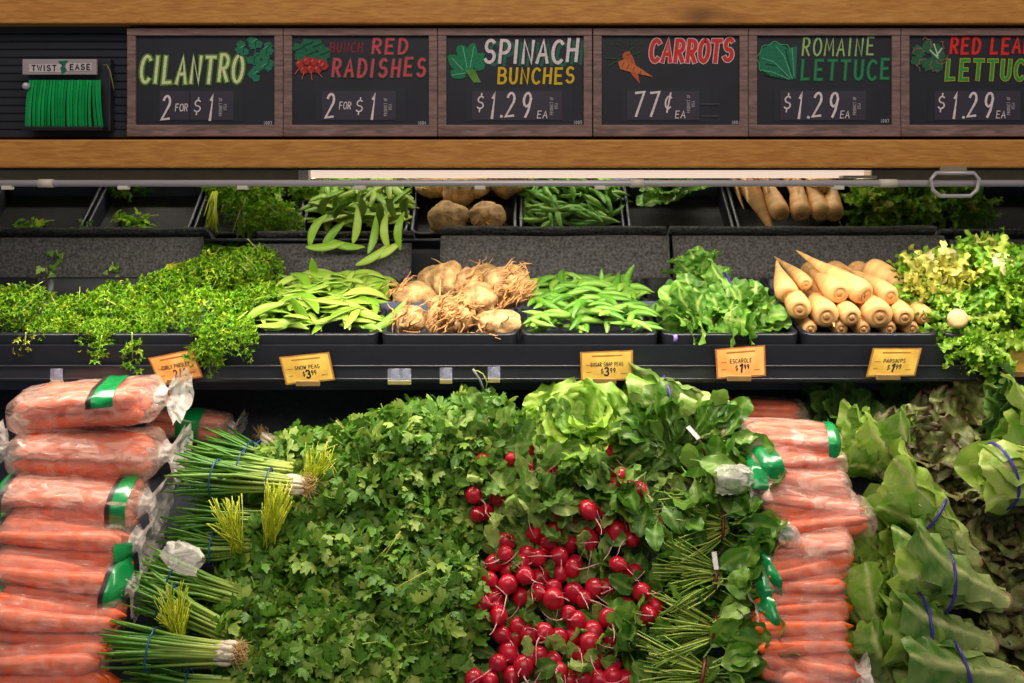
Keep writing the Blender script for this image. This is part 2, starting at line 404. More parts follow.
# ------------------------------------------------------------------ hand lettering (stroke font)
def arc(cx, cy, rx, ry, a0, a1, n=9):
    return [(cx + rx * math.cos(math.radians(a0 + (a1 - a0) * i / n)), cy + ry * math.sin(math.radians(a0 + (a1 - a0) * i / n))) for i in range(n + 1)]
G = {
 'A': [[(0, 0), (.48, 1), (.95, 0)], [(.18, .34), (.78, .36)]],
 'B': [[(.05, 0), (.05, 1)], [(.05, 1)] + arc(.45, .76, .42, .24, 90, -90) + [(.05, .52)], [(.05, .52)] + arc(.5, .26, .46, .26, 90, -90) + [(.05, 0)]],
 'C': [arc(.55, .5, .52, .5, 48, 312, 14)],
 'D': [[(.08, 0), (.08, 1)], [(.08, 1)] + arc(.35, .5, .6, .5, 90, -90, 12) + [(.08, 0)]],
 'E': [[(.85, 1), (.08, 1), (.08, 0), (.88, 0)], [(.08, .52), (.72, .52)]],
 'F': [[(.85, 1), (.08, 1), (.08, 0)], [(.08, .52), (.7, .52)]],
 'G': [arc(.52, .5, .5, .5, 48, 350, 14) + [(.6, .42)]],
 'H': [[(.06, 0), (.1, 1)], [(.88, 0), (.92, 1)], [(.08, .5), (.9, .52)]],
 'I': [[(.3, 0), (.34, 1)]],
 'J': [[(.7, 1), (.7, .25)] + arc(.4, .25, .3, .25, 0, -170)],
 'K': [[(.08, 0), (.08, 1)], [(.85, 1), (.08, .45), (.9, 0)]],
 'L': [[(.1, 1), (.08, 0), (.85, .02)]],
 'M': [[(.0, 0), (.12, 1), (.5, .3), (.88, 1), (1, 0)]],
 'N': [[(.06, 0), (.08, 1), (.86, 0), (.9, 1)]],
 'O': [arc(.5, .5, .5, .5, 90, 450, 16)],
 'P': [[(.08, 0), (.1, 1)], [(.1, 1)] + arc(.45, .72, .45, .28, 90, -90) + [(.1, .44)]],
 'R': [[(.08, 0), (.1, 1)], [(.1, 1)] + arc(.45, .74, .43, .26, 90, -90) + [(.1, .48)], [(.4, .48), (.92, 0)]],
 'S': [arc(.5, .74, .4, .26, 40, 250, 9) + arc(.48, .26, .44, .26, 70, -150, 9)],
 'T': [[(0, 1), (.95, 1)], [(.48, 1), (.46, 0)]],
 'U': [[(.08, 1)] + arc(.48, .32, .4, .32, 180, 360, 9) + [(.9, 1)]],
 'V': [[(0, 1), (.45, 0), (.92, 1)]],
 'W': [[(0, 1), (.25, 0), (.5, .75), (.75, 0), (1, 1)]],
 'Y': [[(0, 1), (.45, .5), (.92, 1)], [(.45, .5), (.42, 0)]],
 '0': [arc(.45, .5, .4, .5, 90, 450, 14)],
 '1': [[(.12, .8), (.42, 1), (.36, 0)]],
 '2': [arc(.42, .74, .38, .26, 160, -30, 9) + [(.05, .02), (.9, .06)]],
 '3': [arc(.4, .75, .36, .25, 150, -80, 9), arc(.42, .26, .42, .26, 85, -150, 9)],
 '4': [[(.6, 0), (.62, 1), (.0, .32), (.9, .32)]],
 '5': [[(.8, 1), (.15, 1), (.12, .56)] + arc(.42, .32, .4, .3, 110, -150, 9)],
 '6': [[(.7, 1), (.2, .5)] + arc(.45, .28, .38, .28, 160, 520, 12)],
 '7': [[(.02, .96), (.85, 1), (.3, 0)]],
 '8': [arc(.45, .75, .32, .25, 90, 450, 12), arc(.45, .26, .4, .26, 90, 450, 12)],
 '9': [arc(.45, .72, .36, .28, 20, 380, 12), [(.82, .78), (.7, .3), (.45, 0)]],
 '$': [arc(.5, .70, .36, .2, 40, 250, 8) + arc(.48, .3, .4, .2, 70, -150, 8), [(.5, 1.1), (.5, .92)], [(.47, .08), (.46, -.12)]],
 'c': [arc(.5, .42, .42, .34, 48, 312, 10), [(.62, .95), (.42, -.12)]],
 '.': [[(.1, .02), (.16, .05)]], '/': [[(0, -.05), (.6, 1.05)]], ' ': []}
GW = {'I': .45, '1': .6, '.': .3, ' ': .5, 'M': 1.15, 'W': 1.15}

def strokes(text, x0, y0, h, w, gap=.28, slant=.08, jit=.0, rnd=None):
    """list of polylines in px space (y down), letters h tall and w wide"""
    out = []; x = x0
    for ch in text:
        gw = GW.get(ch, 1.0) * w
        jy = rnd.uniform(-jit, jit) * h if rnd else 0
        for st in G[ch]:
            out.append([(x + px * gw * .95 + py * h * slant, y0 + jy - py * h) for px, py in st])
        x += gw + gap * w
    return out
def ribbons(mbx, lines, th, Y, off=(0, 0), seed=0):
    """flat strokes of real paint, th px wide, standing in the plane Y"""
    for si, ln in enumerate(lines):
        P = [Vector((p[0] + off[0], p[1] + off[1])) for p in ln]
        n = len(P); V = []; closed = n > 4 and (P[0] - P[-1]).length < .01
        for i in range(n):
            d0 = (P[i] - P[i - 1]).normalized() if i else (P[1] - P[0]).normalized()
            d1 = (P[i + 1] - P[i]).normalized() if i < n - 1 else d0
            t_ = (d0 + d1)
            if t_.length < .2: t_ = d0
            t_.normalize(); k_ = min(1.6, 1 / max(.4, t_.dot(d1)))
            nn = Vector((-t_.y, t_.x)) * th / 2 * k_
            e_ = -d0 * th * .35 if i == 0 else (d0 * th * .35 if i == n - 1 else Vector((0, 0)))
            if closed: e_ = Vector((0, 0))
            for q in (P[i] + nn + e_, P[i] - nn + e_): V.append(tuple(W(q.x, q.y, Y - si * 4e-6)))
        mbx.add(V, grid_tris(n, 2))
def flat_poly(mbx, pts, Y):
    c = Vector((sum(p[0] for p in pts) / len(pts), sum(p[1] for p in pts) / len(pts)))
    V = [tuple(W(c.x, c.y, Y))] + [tuple(W(p[0], p[1], Y)) for p in pts]; n = len(pts)
    mbx.add(V, [(0, 1 + k, 1 + (k + 1) % n) for k in range(n)])
    return Y
_paint = {}
def paint(c):
    if c not in _paint: _paint[c] = plain('chalk_paint_%d_%d_%d' % c, c, .8, .18, 220)
    return _paint[c]
def blob(x, y, rx, ry, rot=0, n=14, wob=.12, k=5, ph=0):
    out = []
    for i in range(n):
        a = 2 * PI * i / n; r = 1 + wob * math.sin(k * a + ph)
        u, v = rx * r * math.cos(a), ry * r * math.sin(a)
        out.append((x + u * math.cos(rot) - v * math.sin(rot), y + u * math.sin(rot) + v * math.cos(rot)))
    return out

class Art:
    """paint layers of one sign, one mesh for each colour and layer"""
    def __init__(s, root, Y): s.root = root; s.Y = Y; s.k = 0
    def text(s, name, text, x, y, h, w, th, col, gap=.28, slant=.08, off=(0, 0), jit=0.0, rnd=None, rot90=False):
        m_ = MB(); s.k += 1
        ls = strokes(text, x, y, h, w, gap, slant, jit, random.Random(5) if jit else None)
        if rot90:
            ls = [[(x + (p[1] - y), y - (p[0] - x)) for p in l] for l in ls]
        ribbons(m_, ls, th, s.Y - .0002 * s.k, off)
        return m_.build(name, paint(col), s.root, False, loc=s.root.location)
    def shapes(s, name, polys, col):
        m_ = MB(); s.k += 1
        for i_, p in enumerate(polys): flat_poly(m_, p, s.Y - .0002 * s.k - i_ * 6e-6)
        return setp(m_.build(name, paint(col), s.root, False, loc=s.root.location), kind='stuff')
    def lines(s, name, lines, th, col):
        m_ = MB(); s.k += 1
        ribbons(m_, lines, th, s.Y - .0002 * s.k)
        return setp(m_.build(name, paint(col), s.root, False, loc=s.root.location), kind='stuff')

WHITE = (232, 214, 218)
def sign(x0, x1, key, label):
    """x0,x1: outer px of the framed sign; board rows 34..125, frame rows 28..137"""
    Y = FY
    cx = (x0 + x1) / 2
    e = empty('chalkboard_sign', W(cx, 137, Y + .004), label, 'sign', 'chalkboard signs between the pine beams')
    L = e.location
    def pl(name, a, c, r0, r1, mat, yf, yb, bev=.0012):
        return box(name, px_x(a, Y), px_x(c, Y), yf, yb, row_z(r1, Y), row_z(r0, Y), mat, e, bev, L)
    pl('frame_plank', x0, x1, 28.5, 36, M_FRAME, Y - .006, Y + .018)
    pl('frame_plank', x0, x1, 125, 136.5, M_FRAME, Y - .006, Y + .018)
    pl('frame_plank', x0, x0 + 8.6, 35.7, 125.3, M_FRAME, Y - .005, Y + .018)
    pl('frame_plank', x1 - 8.6, x1, 35.7, 125.3, M_FRAME, Y - .005, Y + .018)
    pl('board', x0 + 8, x1 - 8, 35, 126, M_CHALK, Y, Y + .016, 0)
    return e, Art(e, Y - .0004), x0 + 8, L
def price(e, art, x, L, items, chip=(0, 70), code='1003'):
    a, c = chip
    box('price_slot', px_x(x + a - 6, FY), px_x(x + c + 10, FY), FY - .0006, FY, row_z(121.5, FY), row_z(88, FY), M_BLACK, e, 0, L)
    box('price_chip', px_x(x + a, FY), px_x(x + c, FY), FY - .0016, FY - .0006, row_z(120, FY), row_z(91, FY), M_CHIP, e, 0, L)
    art.Y = FY - .0019; art.k = 0
    for tx, px, py, h, w, th in items: art.text('price_lettering', tx, px, py, h, w, th, WHITE, .25, .12)
def tiny(art, x, y): 
    art.text('origin_lettering', 'PRODUCT OF', x, y, 3.0, 1.3, .55, (170, 160, 168), .5, 0, rot90=True)
    art.text('origin_lettering', 'USA', x + 4.5, y - 6, 3.0, 1.5, .55, (170, 160, 168), .5, 0, rot90=True)
def code(art, x, y, tx): art.text('corner_code', tx, x, y, 3.2, 1.7, .6, (180, 176, 180), .4, 0)

# cilantro
e, A_, bx, L = sign(128, 283.5, 0, 'chalkboard sign with CILANTRO lettered in pale green')
A_.text('title_outline', 'CILANTRO', 140, 82, 26, 9.8, 6.0, (96, 140, 48), .42, .1, jit=.05)
A_.text('title_lettering', 'CILANTRO', 140, 82, 26, 9.8, 2.9, (226, 228, 176), .42, .1, jit=.05)
lv = []
for (u, v) in ((243, 48), (255, 42), (266, 49), (254, 58), (264, 67), (256, 74), (268, 60)):
    for k in range(3):
        a = -PI / 2 + (k - 1) * 1.5 + u
        lv.append(blob(u + 4 * math.cos(a), v + 4 * math.sin(a), 4.4, 4.0, 0, 12, .16, 5, u))
A_.lines('drawn_stem', [[(240, 55), (254, 60), (262, 70)], [(254, 60), (256, 44)], [(250, 58), (266, 50)]], 1.1, (40, 110, 80))
A_.shapes('drawn_leaves', lv, (36, 118, 88))
A_.lines('drawn_veins', [[(u, v + 5), (u + 1, v - 1), (u + 5, v - 4)] for u, v in ((243, 48), (255, 42), (266, 49), (254, 58), (264, 67), (268, 60))], .9, (14, 66, 52))
A_.lines('drawn_highlights', [[(u - 3, v), (u + 2, v - 3)] for u, v in ((243, 48), (255, 42), (266, 49), (264, 67), (256, 74))], .9, (92, 170, 130))
price(e, A_, bx, L, [('2', 161, 120, 24, 9, 2.3), ('FOR', 175, 111, 7, 3.6, .9), ('$', 193, 113, 14, 8, 1.3), ('1', 208, 120, 25, 9, 2.6)], (24, 98))
A_.lines('divider', [[(189.5, 92), (189.5, 120)]], .7, (40, 38, 48)); tiny(A_, 222, 116); code(A_, 264, 124.5, '1003')

# radishes
e, A_, bx, L = sign(284, 437.5, 0, 'chalkboard sign with BUNCH RED RADISHES lettered in pink')
A_.text('small_lettering', 'BUNCH', 330, 52, 9, 4.8, 1.8, (128, 40, 56), .45, .08)
A_.text('title_outline', 'RED', 372, 53, 14, 9, 4.0, (44, 84, 62), .45, .1, jit=.04)
A_.text('title_lettering', 'RED', 372, 53, 14, 9, 2.2, (222, 66, 92), .45, .1, jit=.04)
A_.text('title_outline', 'RADISHES', 332, 76, 17, 8.4, 4.4, (44, 84, 62), .52, .1, jit=.05)
A_.text('title_lettering', 'RADISHES', 332, 76, 17, 8.4, 2.3, (222, 66, 92), .52, .1, jit=.05)
A_.shapes('drawn_leaves', [blob(u, v, 7, 5.4, u, 14, .14, 5, v) for u, v in ((299, 49), (308, 44), (318, 45), (325, 53), (312, 53), (301, 55), (321, 58))], (30, 104, 74))
A_.shapes('drawn_radishes', [blob(u, v, 4.6, 4.4, 0, 12, .04) for u, v in ((300, 64), (307, 61), (314, 62), (321, 63), (304, 70), (311, 69), (318, 69), (324, 66))], (178, 48, 44))
RD = ((300, 64), (307, 61), (314, 62), (321, 63), (304, 70), (311, 69), (318, 69), (324, 66))
A_.lines('drawn_outlines', [[(u + 4.4 * math.cos(t_), v + 4.2 * math.sin(t_)) for t_ in np.linspace(.3, 3.0, 7)] for u, v in RD], .9, (104, 22, 30))
A_.lines('drawn_highlights', [[(u - 2.4, v - .6), (u - 1, v - 2.4)] for u, v in RD], 1.2, (224, 118, 104))
A_.lines('drawn_veins', [[(u - 5, v + 2), (u, v), (u + 5, v - 2)] for u, v in ((299, 49), (308, 44), (318, 45), (325, 53), (312, 53))], .8, (14, 58, 46))
A_.lines('drawn_roots', [[(300, 67), (295, 74)], [(304, 72), (302, 79)], [(311, 72), (312, 80)], [(318, 72), (322, 77)]], .9, (196, 92, 80))
price(e, A_, bx, L, [('2', 325, 118, 24, 9, 2.3), ('FOR', 339, 109, 7, 3.4, .9), ('$', 355, 113, 14, 8, 1.3), ('1', 370, 119, 25, 9, 2.6)], (30, 104))
tiny(A_, 387, 116); code(A_, 418, 124.5, '1004')

# spinach
e, A_, bx, L = sign(438, 592, 0, 'chalkboard sign with SPINACH BUNCHES lettered in white and yellow')
A_.text('title_shadow', 'SPINACH', 486, 63, 22, 11.2, 3.2, (40, 104, 82), .32, .08, (2.5, 1.5), .05)
A_.text('title_lettering', 'SPINACH', 484, 62, 22, 11.2, 3.2, (234, 214, 222), .32, .08, jit=.05)
A_.text('title_lettering', 'BUNCHES', 498, 83, 15, 8.2, 2.5, (222, 182, 38), .38, .06, jit=.04)
A_.shapes('drawn_leaves', [blob(u, v, a, c, rt, 14, .07, 4, u) for u, v, a, c, rt in ((455, 62, 9, 6, .9), (463, 54, 10, 6, 1.2), (472, 52, 9, 5.5, 1.7), (478, 60, 9, 5, 2.2), (466, 64, 10, 7, 1.0), (458, 74, 8, 5, .1), (480, 66, 6, 4.5, 2.5))], (30, 124, 84))
A_.lines('drawn_stems', [[(466 + k * 2, 70), (474 + k * 1.5, 82)] for k in range(5)], 1.4, (96, 150, 60))
A_.lines('drawn_veins', [[(452, 58), (463, 70)], [(463, 47), (467, 68)], [(474, 46), (470, 68)], [(452, 75), (466, 73)]], .8, (110, 190, 150))
price(e, A_, bx, L, [('$', 476, 110, 15, 8, 1.4), ('1', 490, 118, 25, 9, 2.7), ('.', 501, 117, 20, 8, 2.6), ('2', 505, 117, 24, 9.5, 2.4), ('9', 521, 117, 24, 10, 2.4), ('EA', 537, 118, 7, 4.6, .9)], (26, 116))
tiny(A_, 553, 115); code(A_, 574, 124, '1005')

# carrots
e, A_, bx, L = sign(593, 747.5, 0, 'chalkboard sign with CARROTS lettered in red, two drawn carrots')
A_.text('faint_lettering', '1LB BAG', 606, 45, 9, 4.6, 1.6, (46, 62, 56), .4, .05)
A_.text('title_outline', 'CARROTS', 650, 61, 21, 9.0, 5.6, (226, 196, 200), .36, .1, jit=.04)
A_.text('title_lettering', 'CARROTS', 650, 61, 21, 9.0, 3.9, (214, 52, 46), .36, .1, jit=.04)
A_.lines('drawn_greens', [[(620, 59), (606, 58)], [(620, 60), (608, 66)], [(622, 58), (634, 47)], [(624, 58), (640, 52)]], 1.6, (44, 78, 56))
A_.shapes('drawn_carrots', [[(622, 55), (625, 52), (629, 51), (633, 57), (636, 66), (640, 84), (632, 75), (626, 65)]], (188, 92, 58))
A_.shapes('drawn_carrots', [[(618, 62), (624, 59), (640, 68), (653, 77), (634, 73), (620, 69)]], (206, 110, 66))
A_.lines('drawn_marks', [[(624, 62), (622, 67)], [(629, 64), (627, 69)], [(635, 67), (633, 71)], [(641, 71), (640, 74)], [(626, 55), (631, 54)]], .8, (140, 62, 36))
price(e, A_, bx, L, [('7', 633, 116, 24, 10.5, 2.4), ('7', 648, 116, 24, 10.5, 2.4), ('c', 664, 110, 18, 8, 1.6), ('EA', 675, 118, 7, 4.6, .9)], (26, 98))
A_.lines('slot_lines', [[(701, 104), (719, 104)], [(701, 116), (719, 116)]], .7, (96, 92, 100)); tiny(A_, 690, 113); code(A_, 732, 124, '1006')

# romaine
e, A_, bx, L = sign(748, 899.5, 0, 'chalkboard sign with ROMAINE LETTUCE lettered in greens')
A_.text('title_lettering', 'ROMAINE', 802, 55, 17, 7.8, 1.9, (156, 192, 116), .44, .08, jit=.04)
A_.text('title_outline', 'LETTUCE', 801, 79, 19, 9.2, 4.2, (20, 84, 62), .44, .06, jit=.04)
A_.text('title_lettering', 'LETTUCE', 801, 79, 19, 9.2, 2.2, (46, 136, 84), .44, .06, jit=.04)
A_.shapes('drawn_lettuce', [blob(776, 60, 18, 17, .3, 18, .06, 6), [(762, 70), (784, 50), (797, 46), (796, 79), (788, 80)]], (30, 116, 84))
A_.lines('drawn_outlines', [blob(776, 60, 18.5, 17.5, .3, 40, .07, 9)[14:36]], 1.0, (64, 150, 112))
A_.lines('drawn_shade', [[(788, 78), (778, 66), (766, 64)], [(792, 74), (788, 60), (786, 50)], [(786, 79), (770, 76), (764, 74)]], 1.3, (12, 66, 52))
A_.lines('drawn_ribs', [[(792, 78), (784, 56), (776, 46)], [(790, 78), (774, 62), (762, 58)], [(789, 79), (772, 72), (760, 70)], [(794, 76), (793, 60), (792, 48)]], 1.1, (84, 166, 130))
price(e, A_, bx, L, [('$', 783, 110, 15, 8, 1.4), ('1', 797, 118, 25, 9, 2.7), ('.', 808, 118, 20, 8, 2.6), ('2', 812, 117, 24, 9.5, 2.4), ('9', 828, 117, 24, 10, 2.4), ('EA', 840, 118, 7, 4.2, .9)], (24, 110))
tiny(A_, 856, 115); code(A_, 881, 122.5, '1007')

# red leaf
e, A_, bx, L = sign(900, 1054, 0, 'chalkboard sign with RED LEAF LETTUCE lettered, cut by the right edge')
A_.text('title_outline', 'RED LEAF', 950, 53, 15, 7.8, 4.2, (104, 20, 24), .42, .1, jit=.04)
A_.text('title_lettering', 'RED LEAF', 950, 53, 15, 7.8, 2.6, (224, 44, 40), .42, .1, jit=.04)
A_.text('title_outline', 'LETTUCE', 946, 79, 19, 9.4, 4.6, (176, 168, 40), .46, .08, jit=.04)
A_.text('title_lettering', 'LETTUCE', 946, 79, 19, 9.4, 2.8, (46, 148, 60), .46, .08, jit=.04)
rl_ = random.Random(4)
A_.shapes('drawn_leaves', [blob(930 + 13 * math.cos(k * .9) * rl_.uniform(.5, 1.1), 55 + 13 * math.sin(k * .9) * rl_.uniform(.5, 1.1), 7, 5.5, k, 14, .2, 6, k) for k in range(9)], (40, 98, 66))
A_.lines('drawn_edges', [blob(930 + 12 * math.cos(k * 1.1), 55 + 12 * math.sin(k * 1.1), 6, 5, k, 12, .2, 6, k)[:7] for k in range(7)], .9, (140, 96, 84))
A_.lines('drawn_heart', [[(934, 44), (938, 56)], [(942, 48), (936, 56)], [(930, 50), (938, 58)]], 1.2, (196, 216, 190))
price(e, A_, bx, L, [('$', 937, 110, 15, 8, 1.4), ('1', 952, 118, 25, 9, 2.7), ('.', 963, 118, 20, 8, 2.6), ('2', 967, 117, 24, 9.5, 2.4), ('9', 983, 117, 24, 10, 2.4), ('EA', 996, 118, 7, 4.2, .9)], (26, 112))
tiny(A_, 1010, 115); code(A_, 1034, 122.5, '1008')

# ------------------------------------------------------------------ twist tie dispenser
DY = FY - .012
M_TIE = plain('green_twist_tie', (18, 176, 88), .4, .15, 30)
M_TIE2 = plain('green_twist_tie_darker', (14, 156, 78), .4, .15, 30)
e = empty('twist_tie_dispenser', W(64, 131, DY), 'black twist tie dispenser holding bright green ties left of the signs', 'dispenser'); L = e.location
box('back_plate', px_x(25, DY), px_x(108, DY), FY - .002, FY + .014, row_z(131, DY), row_z(58, DY), M_BLACK, e, .002, L)
box('header_plate', px_x(24, DY), px_x(98, DY), DY - .006, DY, row_z(75, DY), row_z(59.5, DY), plain('grey_label_plate', (172, 158, 164), .5, .06), e, .001, L)
box('bottom_tray', px_x(25, DY), px_x(106, DY), DY - .014, DY + .01, row_z(131, DY), row_z(126.5, DY), M_PLASTIC, e, .002, L)
A_ = Art(e, DY - .0064)
A_.shapes('header_patch', [[(29, 64), (62, 64), (62, 72), (29, 72)], [(66, 63), (92, 63), (92, 71), (66, 71)]], (206, 192, 196))
A_.text('header_lettering', 'TWIST', 32, 70.6, 5.2, 3.7, 1.25, (40, 36, 42), .5, 0)
A_.text('header_lettering', 'EASE', 70, 69.6, 5.2, 3.7, 1.25, (40, 36, 42), .5, 0)
A_.shapes('header_emblem', [[(58, 61), (68, 60.5), (64, 66), (67, 70), (62, 74), (60, 68), (63, 65)]], (16, 110, 84))
rr_ = random.Random(8)
for k in range(24):
    x = 29 + k * 3.0; sw = rr_.uniform(-1.2, 1.2); d = rr_.uniform(-.003, .002)
    skew = (k - 12) * .12 + (k > 20) * 4
    top = [W(x, 80, DY - .002), W(x + 2.5, 80, DY - .004)]
    bot = [W(x - 2 + sw + skew, 127 + rr_.uniform(-1, 1.5), DY - .006 + d), W(x + .9 + sw + skew, 127 + rr_.uniform(-1, 1), DY - .009 + d)]
    V = []
    for f in np.linspace(0, 1, 5):
        bul = -.004 * math.sin(PI * f)
        for a, c in ((top[0], bot[0]), (top[1], bot[1])):
            p = a.lerp(c, f); V.append((p.x, p.y + bul, p.z))
    V = V + [(v[0], v[1] + .0008, v[2]) for v in V]
    Tt = grid_tris(5, 2); Tt = Tt + [(q[0] + 10, q[2] + 10, q[1] + 10) for q in Tt]
    for i in range(4):
        Tt += [(2 * i, 2 * i + 2, 2 * i + 12), (2 * i, 2 * i + 12, 2 * i + 10), (2 * i + 1, 2 * i + 11, 2 * i + 13), (2 * i + 1, 2 * i + 13, 2 * i + 3)]
    MB().add(V, Tt).build('twist_tie', M_TIE if k % 3 else M_TIE2, e, False, loc=L)
V, T = tube([W(26, 86, DY) - L, W(26, 86, DY - .012) - L], .006, 12)
mobj('knob', MB().add(V, T).mesh('knob', M_CHROME), e)
V, T = tube([W(p, r, DY - .004) - L for p, r in ((103, 65), (107, 65), (110, 71), (112, 80), (114, 90))], .0012, 6)
mobj('wire_hook', MB().add(V, T).mesh('wire_hook', plain('dull_wire', (120, 120, 70), .4)), e)

# ------------------------------------------------------------------ trays
def rrect(x0, x1, y0, y1, r, n=5):
    out = []
    for cx, cy, a0 in ((x1 - r, y1 - r, 0), (x0 + r, y1 - r, 90), (x0 + r, y0 + r, 180), (x1 - r, y0 + r, 270)):
        for k in range(n):
            a = math.radians(a0 + 90 * k / (n - 1)); out.append((cx + r * math.cos(a), cy + r * math.sin(a)))
    return out
edges = [-1.325, -1.057, -.789, -.521, -.253, .015, .283, .551, .819, 1.087, 1.355]
wl = ['at the far left edge', 'holding loose parsley at the left', 'under the big curly parsley heap', 'filled with snow peas', 'holding the celery roots', 'filled with sugar snap peas', 'holding the escarole', 'filled with parsnips', 'under the curly endive', 'at the far right end of the shelf']
def shear(x, y, h): return (x, y, 1.255 + (y - 1.9) * .214 + h)
for k in range(10):
    x0, x1 = edges[k] + .003, edges[k + 1] - .003
    e = empty('produce_tray', ((x0 + x1) / 2, 1.9, 1.2), 'shallow black plastic tray ' + wl[k], 'tray', 'black trays on the shelf'); L = np.array(e.location)
    prof = [(.004, -.05, .018), (.0, -.002, .022), (-.000, 0, .022), (.006, .002, .019), (.009, -.001, .018), (.012, -.046, .014)]
    V = []
    for ins, h, r in prof:
        V += [shear(p[0], p[1], h) for p in rrect(x0 + ins, x1 - ins, 1.902 + ins, 2.255 - ins, r)]
    MB().add(np.array(V) - L, grid_tris(len(prof), 20, True)).build('wall', M_PLASTIC, e)
    ring = [shear(p[0], p[1], -.045) for p in rrect(x0 + .011, x1 - .011, 1.913, 2.244, .014)]
    c = shear((x0 + x1) / 2, 2.08, -.045)
    MB().add(np.array([c] + ring) - L, [(0, 1 + i, 1 + (i + 1) % 20) for i in range(20)]).build('mat', M_TRAYMAT, e)

# ------------------------------------------------------------------ price cards and clips on the rail
def cardmat(n, c1, c2):
    m, nt, b = new_mat(n); N = nt.nodes; L = nt.links
    tc = N.new('ShaderNodeTexCoord'); nz = N.new('ShaderNodeTexNoise'); nz.inputs['Scale'].default_value = 22; nz.inputs['Detail'].default_value = 5
    L.new(tc.outputs['Object'], nz.inputs[0]); r = N.new('ShaderNodeValToRGB'); r.color_ramp.elements[0].position = .35; r.color_ramp.elements[1].position = .62
    r.color_ramp.elements[0].color = lin(c1) + (1,); r.color_ramp.elements[1].color = lin(c2) + (1,)
    L.new(nz.outputs[0], r.inputs[0]); L.new(r.outputs[0], b.inputs['Base Color']); b.inputs['Roughness'].default_value = .5
    return m
cards = [
 ([(148, 358), (193, 349), (203, 377), (160, 385)], 'CURLY PARSLEY', '2/1', 'orange-edged price card for curly parsley, tilted beside the carrot bags', 0),
 ([(279, 357), (329, 352), (335, 380), (286, 385)], 'SNOW PEAS', '$3.99', 'yellow price card for snow peas under their tray', 1),
 ([(580, 352), (633, 350), (633, 380), (581, 381)], 'SUGAR SNAP PEAS', '$3.99', 'yellow price card for sugar snap peas under their tray', 1),
 ([(715, 349), (765, 345), (766, 376), (717, 379)], 'ESCAROLE', '$1.99', 'orange price card for escarole under its tray', 0),
 ([(873, 348), (922, 348), (915, 376), (866, 377)], 'PARSNIPS', '$1.99', 'yellow price card for parsnips, leaning to the right', 1),
 ([(1009, 349), (1056, 349), (1050, 374), (1002, 373)], '', '', 'price card half hidden by the curly endive at the right edge', 1)]
CM = [cardmat('aged_orange_card', (204, 134, 60), (228, 172, 96)), cardmat('aged_yellow_card', (184, 142, 50), (212, 176, 76))]
CB = [plain('card_border_brown', (150, 88, 40), .5, .25, 60), plain('card_border_olive', (140, 96, 36), .5, .25, 60)]
M_INK = plain('black_ink', (24, 20, 18), .6)
for q, title, pr, lab, km in cards:
    YC = 1.862
    c0 = [W(p[0], p[1], YC + (-.006 if i > 1 else .006)) for i, p in enumerate(q)]
    base = (c0[2] + c0[3]) / 2
    e = empty('price_card', base, lab, 'price card', 'price cards on the shelf rail'); L = base
    nrm = (c0[1] - c0[0]).cross(c0[3] - c0[0]).normalized()
    if nrm.y > 0: nrm = -nrm
    def pt(u, v, d=0.0):
        return c0[0].lerp(c0[1], u).lerp(c0[3].lerp(c0[2], u), v) + nrm * d
    def slab(name, u0, u1, v0, v1, d0, d1, mat):
        V = [tuple(pt(u, v, d) - L) for d in (d0, d1) for u, v in ((u0, v0), (u1, v0), (u1, v1), (u0, v1))]
        MB().add(V, [(0, 1, 2), (0, 2, 3), (4, 6, 5), (4, 7, 6), (0, 4, 5), (0, 5, 1), (1, 5, 6), (1, 6, 2), (2, 6, 7), (2, 7, 3), (3, 7, 4), (3, 4, 0)]).build(name, mat, e, False)
    slab('border', 0, 1, 0, 1, -.001, .0, CB[km])
    slab('face', .035, .965, .05, .95, .0, .0004, CM[km])
    def txt(name, s, u0, u1, vb, h, th, mat=M_INK):
        ls = strokes(s, 0, 0, 1, .75, .3, .05)
        if not ls: return
        xm = max(p[0] for l in ls for p in l); mbx = MB()
        for l in ls:
            P = [(u0 + (u1 - u0) * p[0] / xm, vb + h * p[1]) for p in l]
            for a, b_ in zip(P[:-1], P[1:]):
                A3, B3 = pt(*a, .0007) - L, pt(*b_, .0007) - L
                d = (B3 - A3)
                if d.length < 1e-7: continue
                d.normalize(); s_ = d.cross(nrm) * th / 2
                A3 -= d * th * .3; B3 += d * th * .3
                mbx.add([tuple(A3 + s_), tuple(B3 + s_), tuple(B3 - s_), tuple(A3 - s_)], [(0, 1, 2), (0, 2, 3)])
        mbx.build(name, mat, e, False)
    n = len(title)
    if title:
        wt = min(.62, .055 * n)
        txt('title_lettering', title, .5 - wt / 2, .5 + wt / 2, .52, .13, .0011)
        if pr == '2/1': txt('price_lettering', '2/1', .40, .66, .84, .24, .0024)
        else:
            txt('price_lettering', pr[0], .385, .43, .76, .15, .0016)
            txt('price_lettering', pr[1], .45, .53, .83, .26, .0032)
            txt('price_lettering', pr[3:], .56, .66, .74, .15, .0016)
        slab('printed_line', .22, .80, .14, .19, .0004, .0006, CB[km])
        slab('printed_line', .10, .22, .46, .49, .0004, .0006, CB[km])
        slab('printed_line', .10, .20, .70, .73, .0004, .0006, CB[km])
        slab('printed_line', .76, .88, .76, .79, .0004, .0006, CB[km])
    cmid = pt(.45, 1.0) - L
    box('holder', cmid.x - .022, cmid.x + .022, -.004, .006, cmid.z - .006, cmid.z + .004, plain('tan_holder', (150, 118, 70), .4), e, .001)
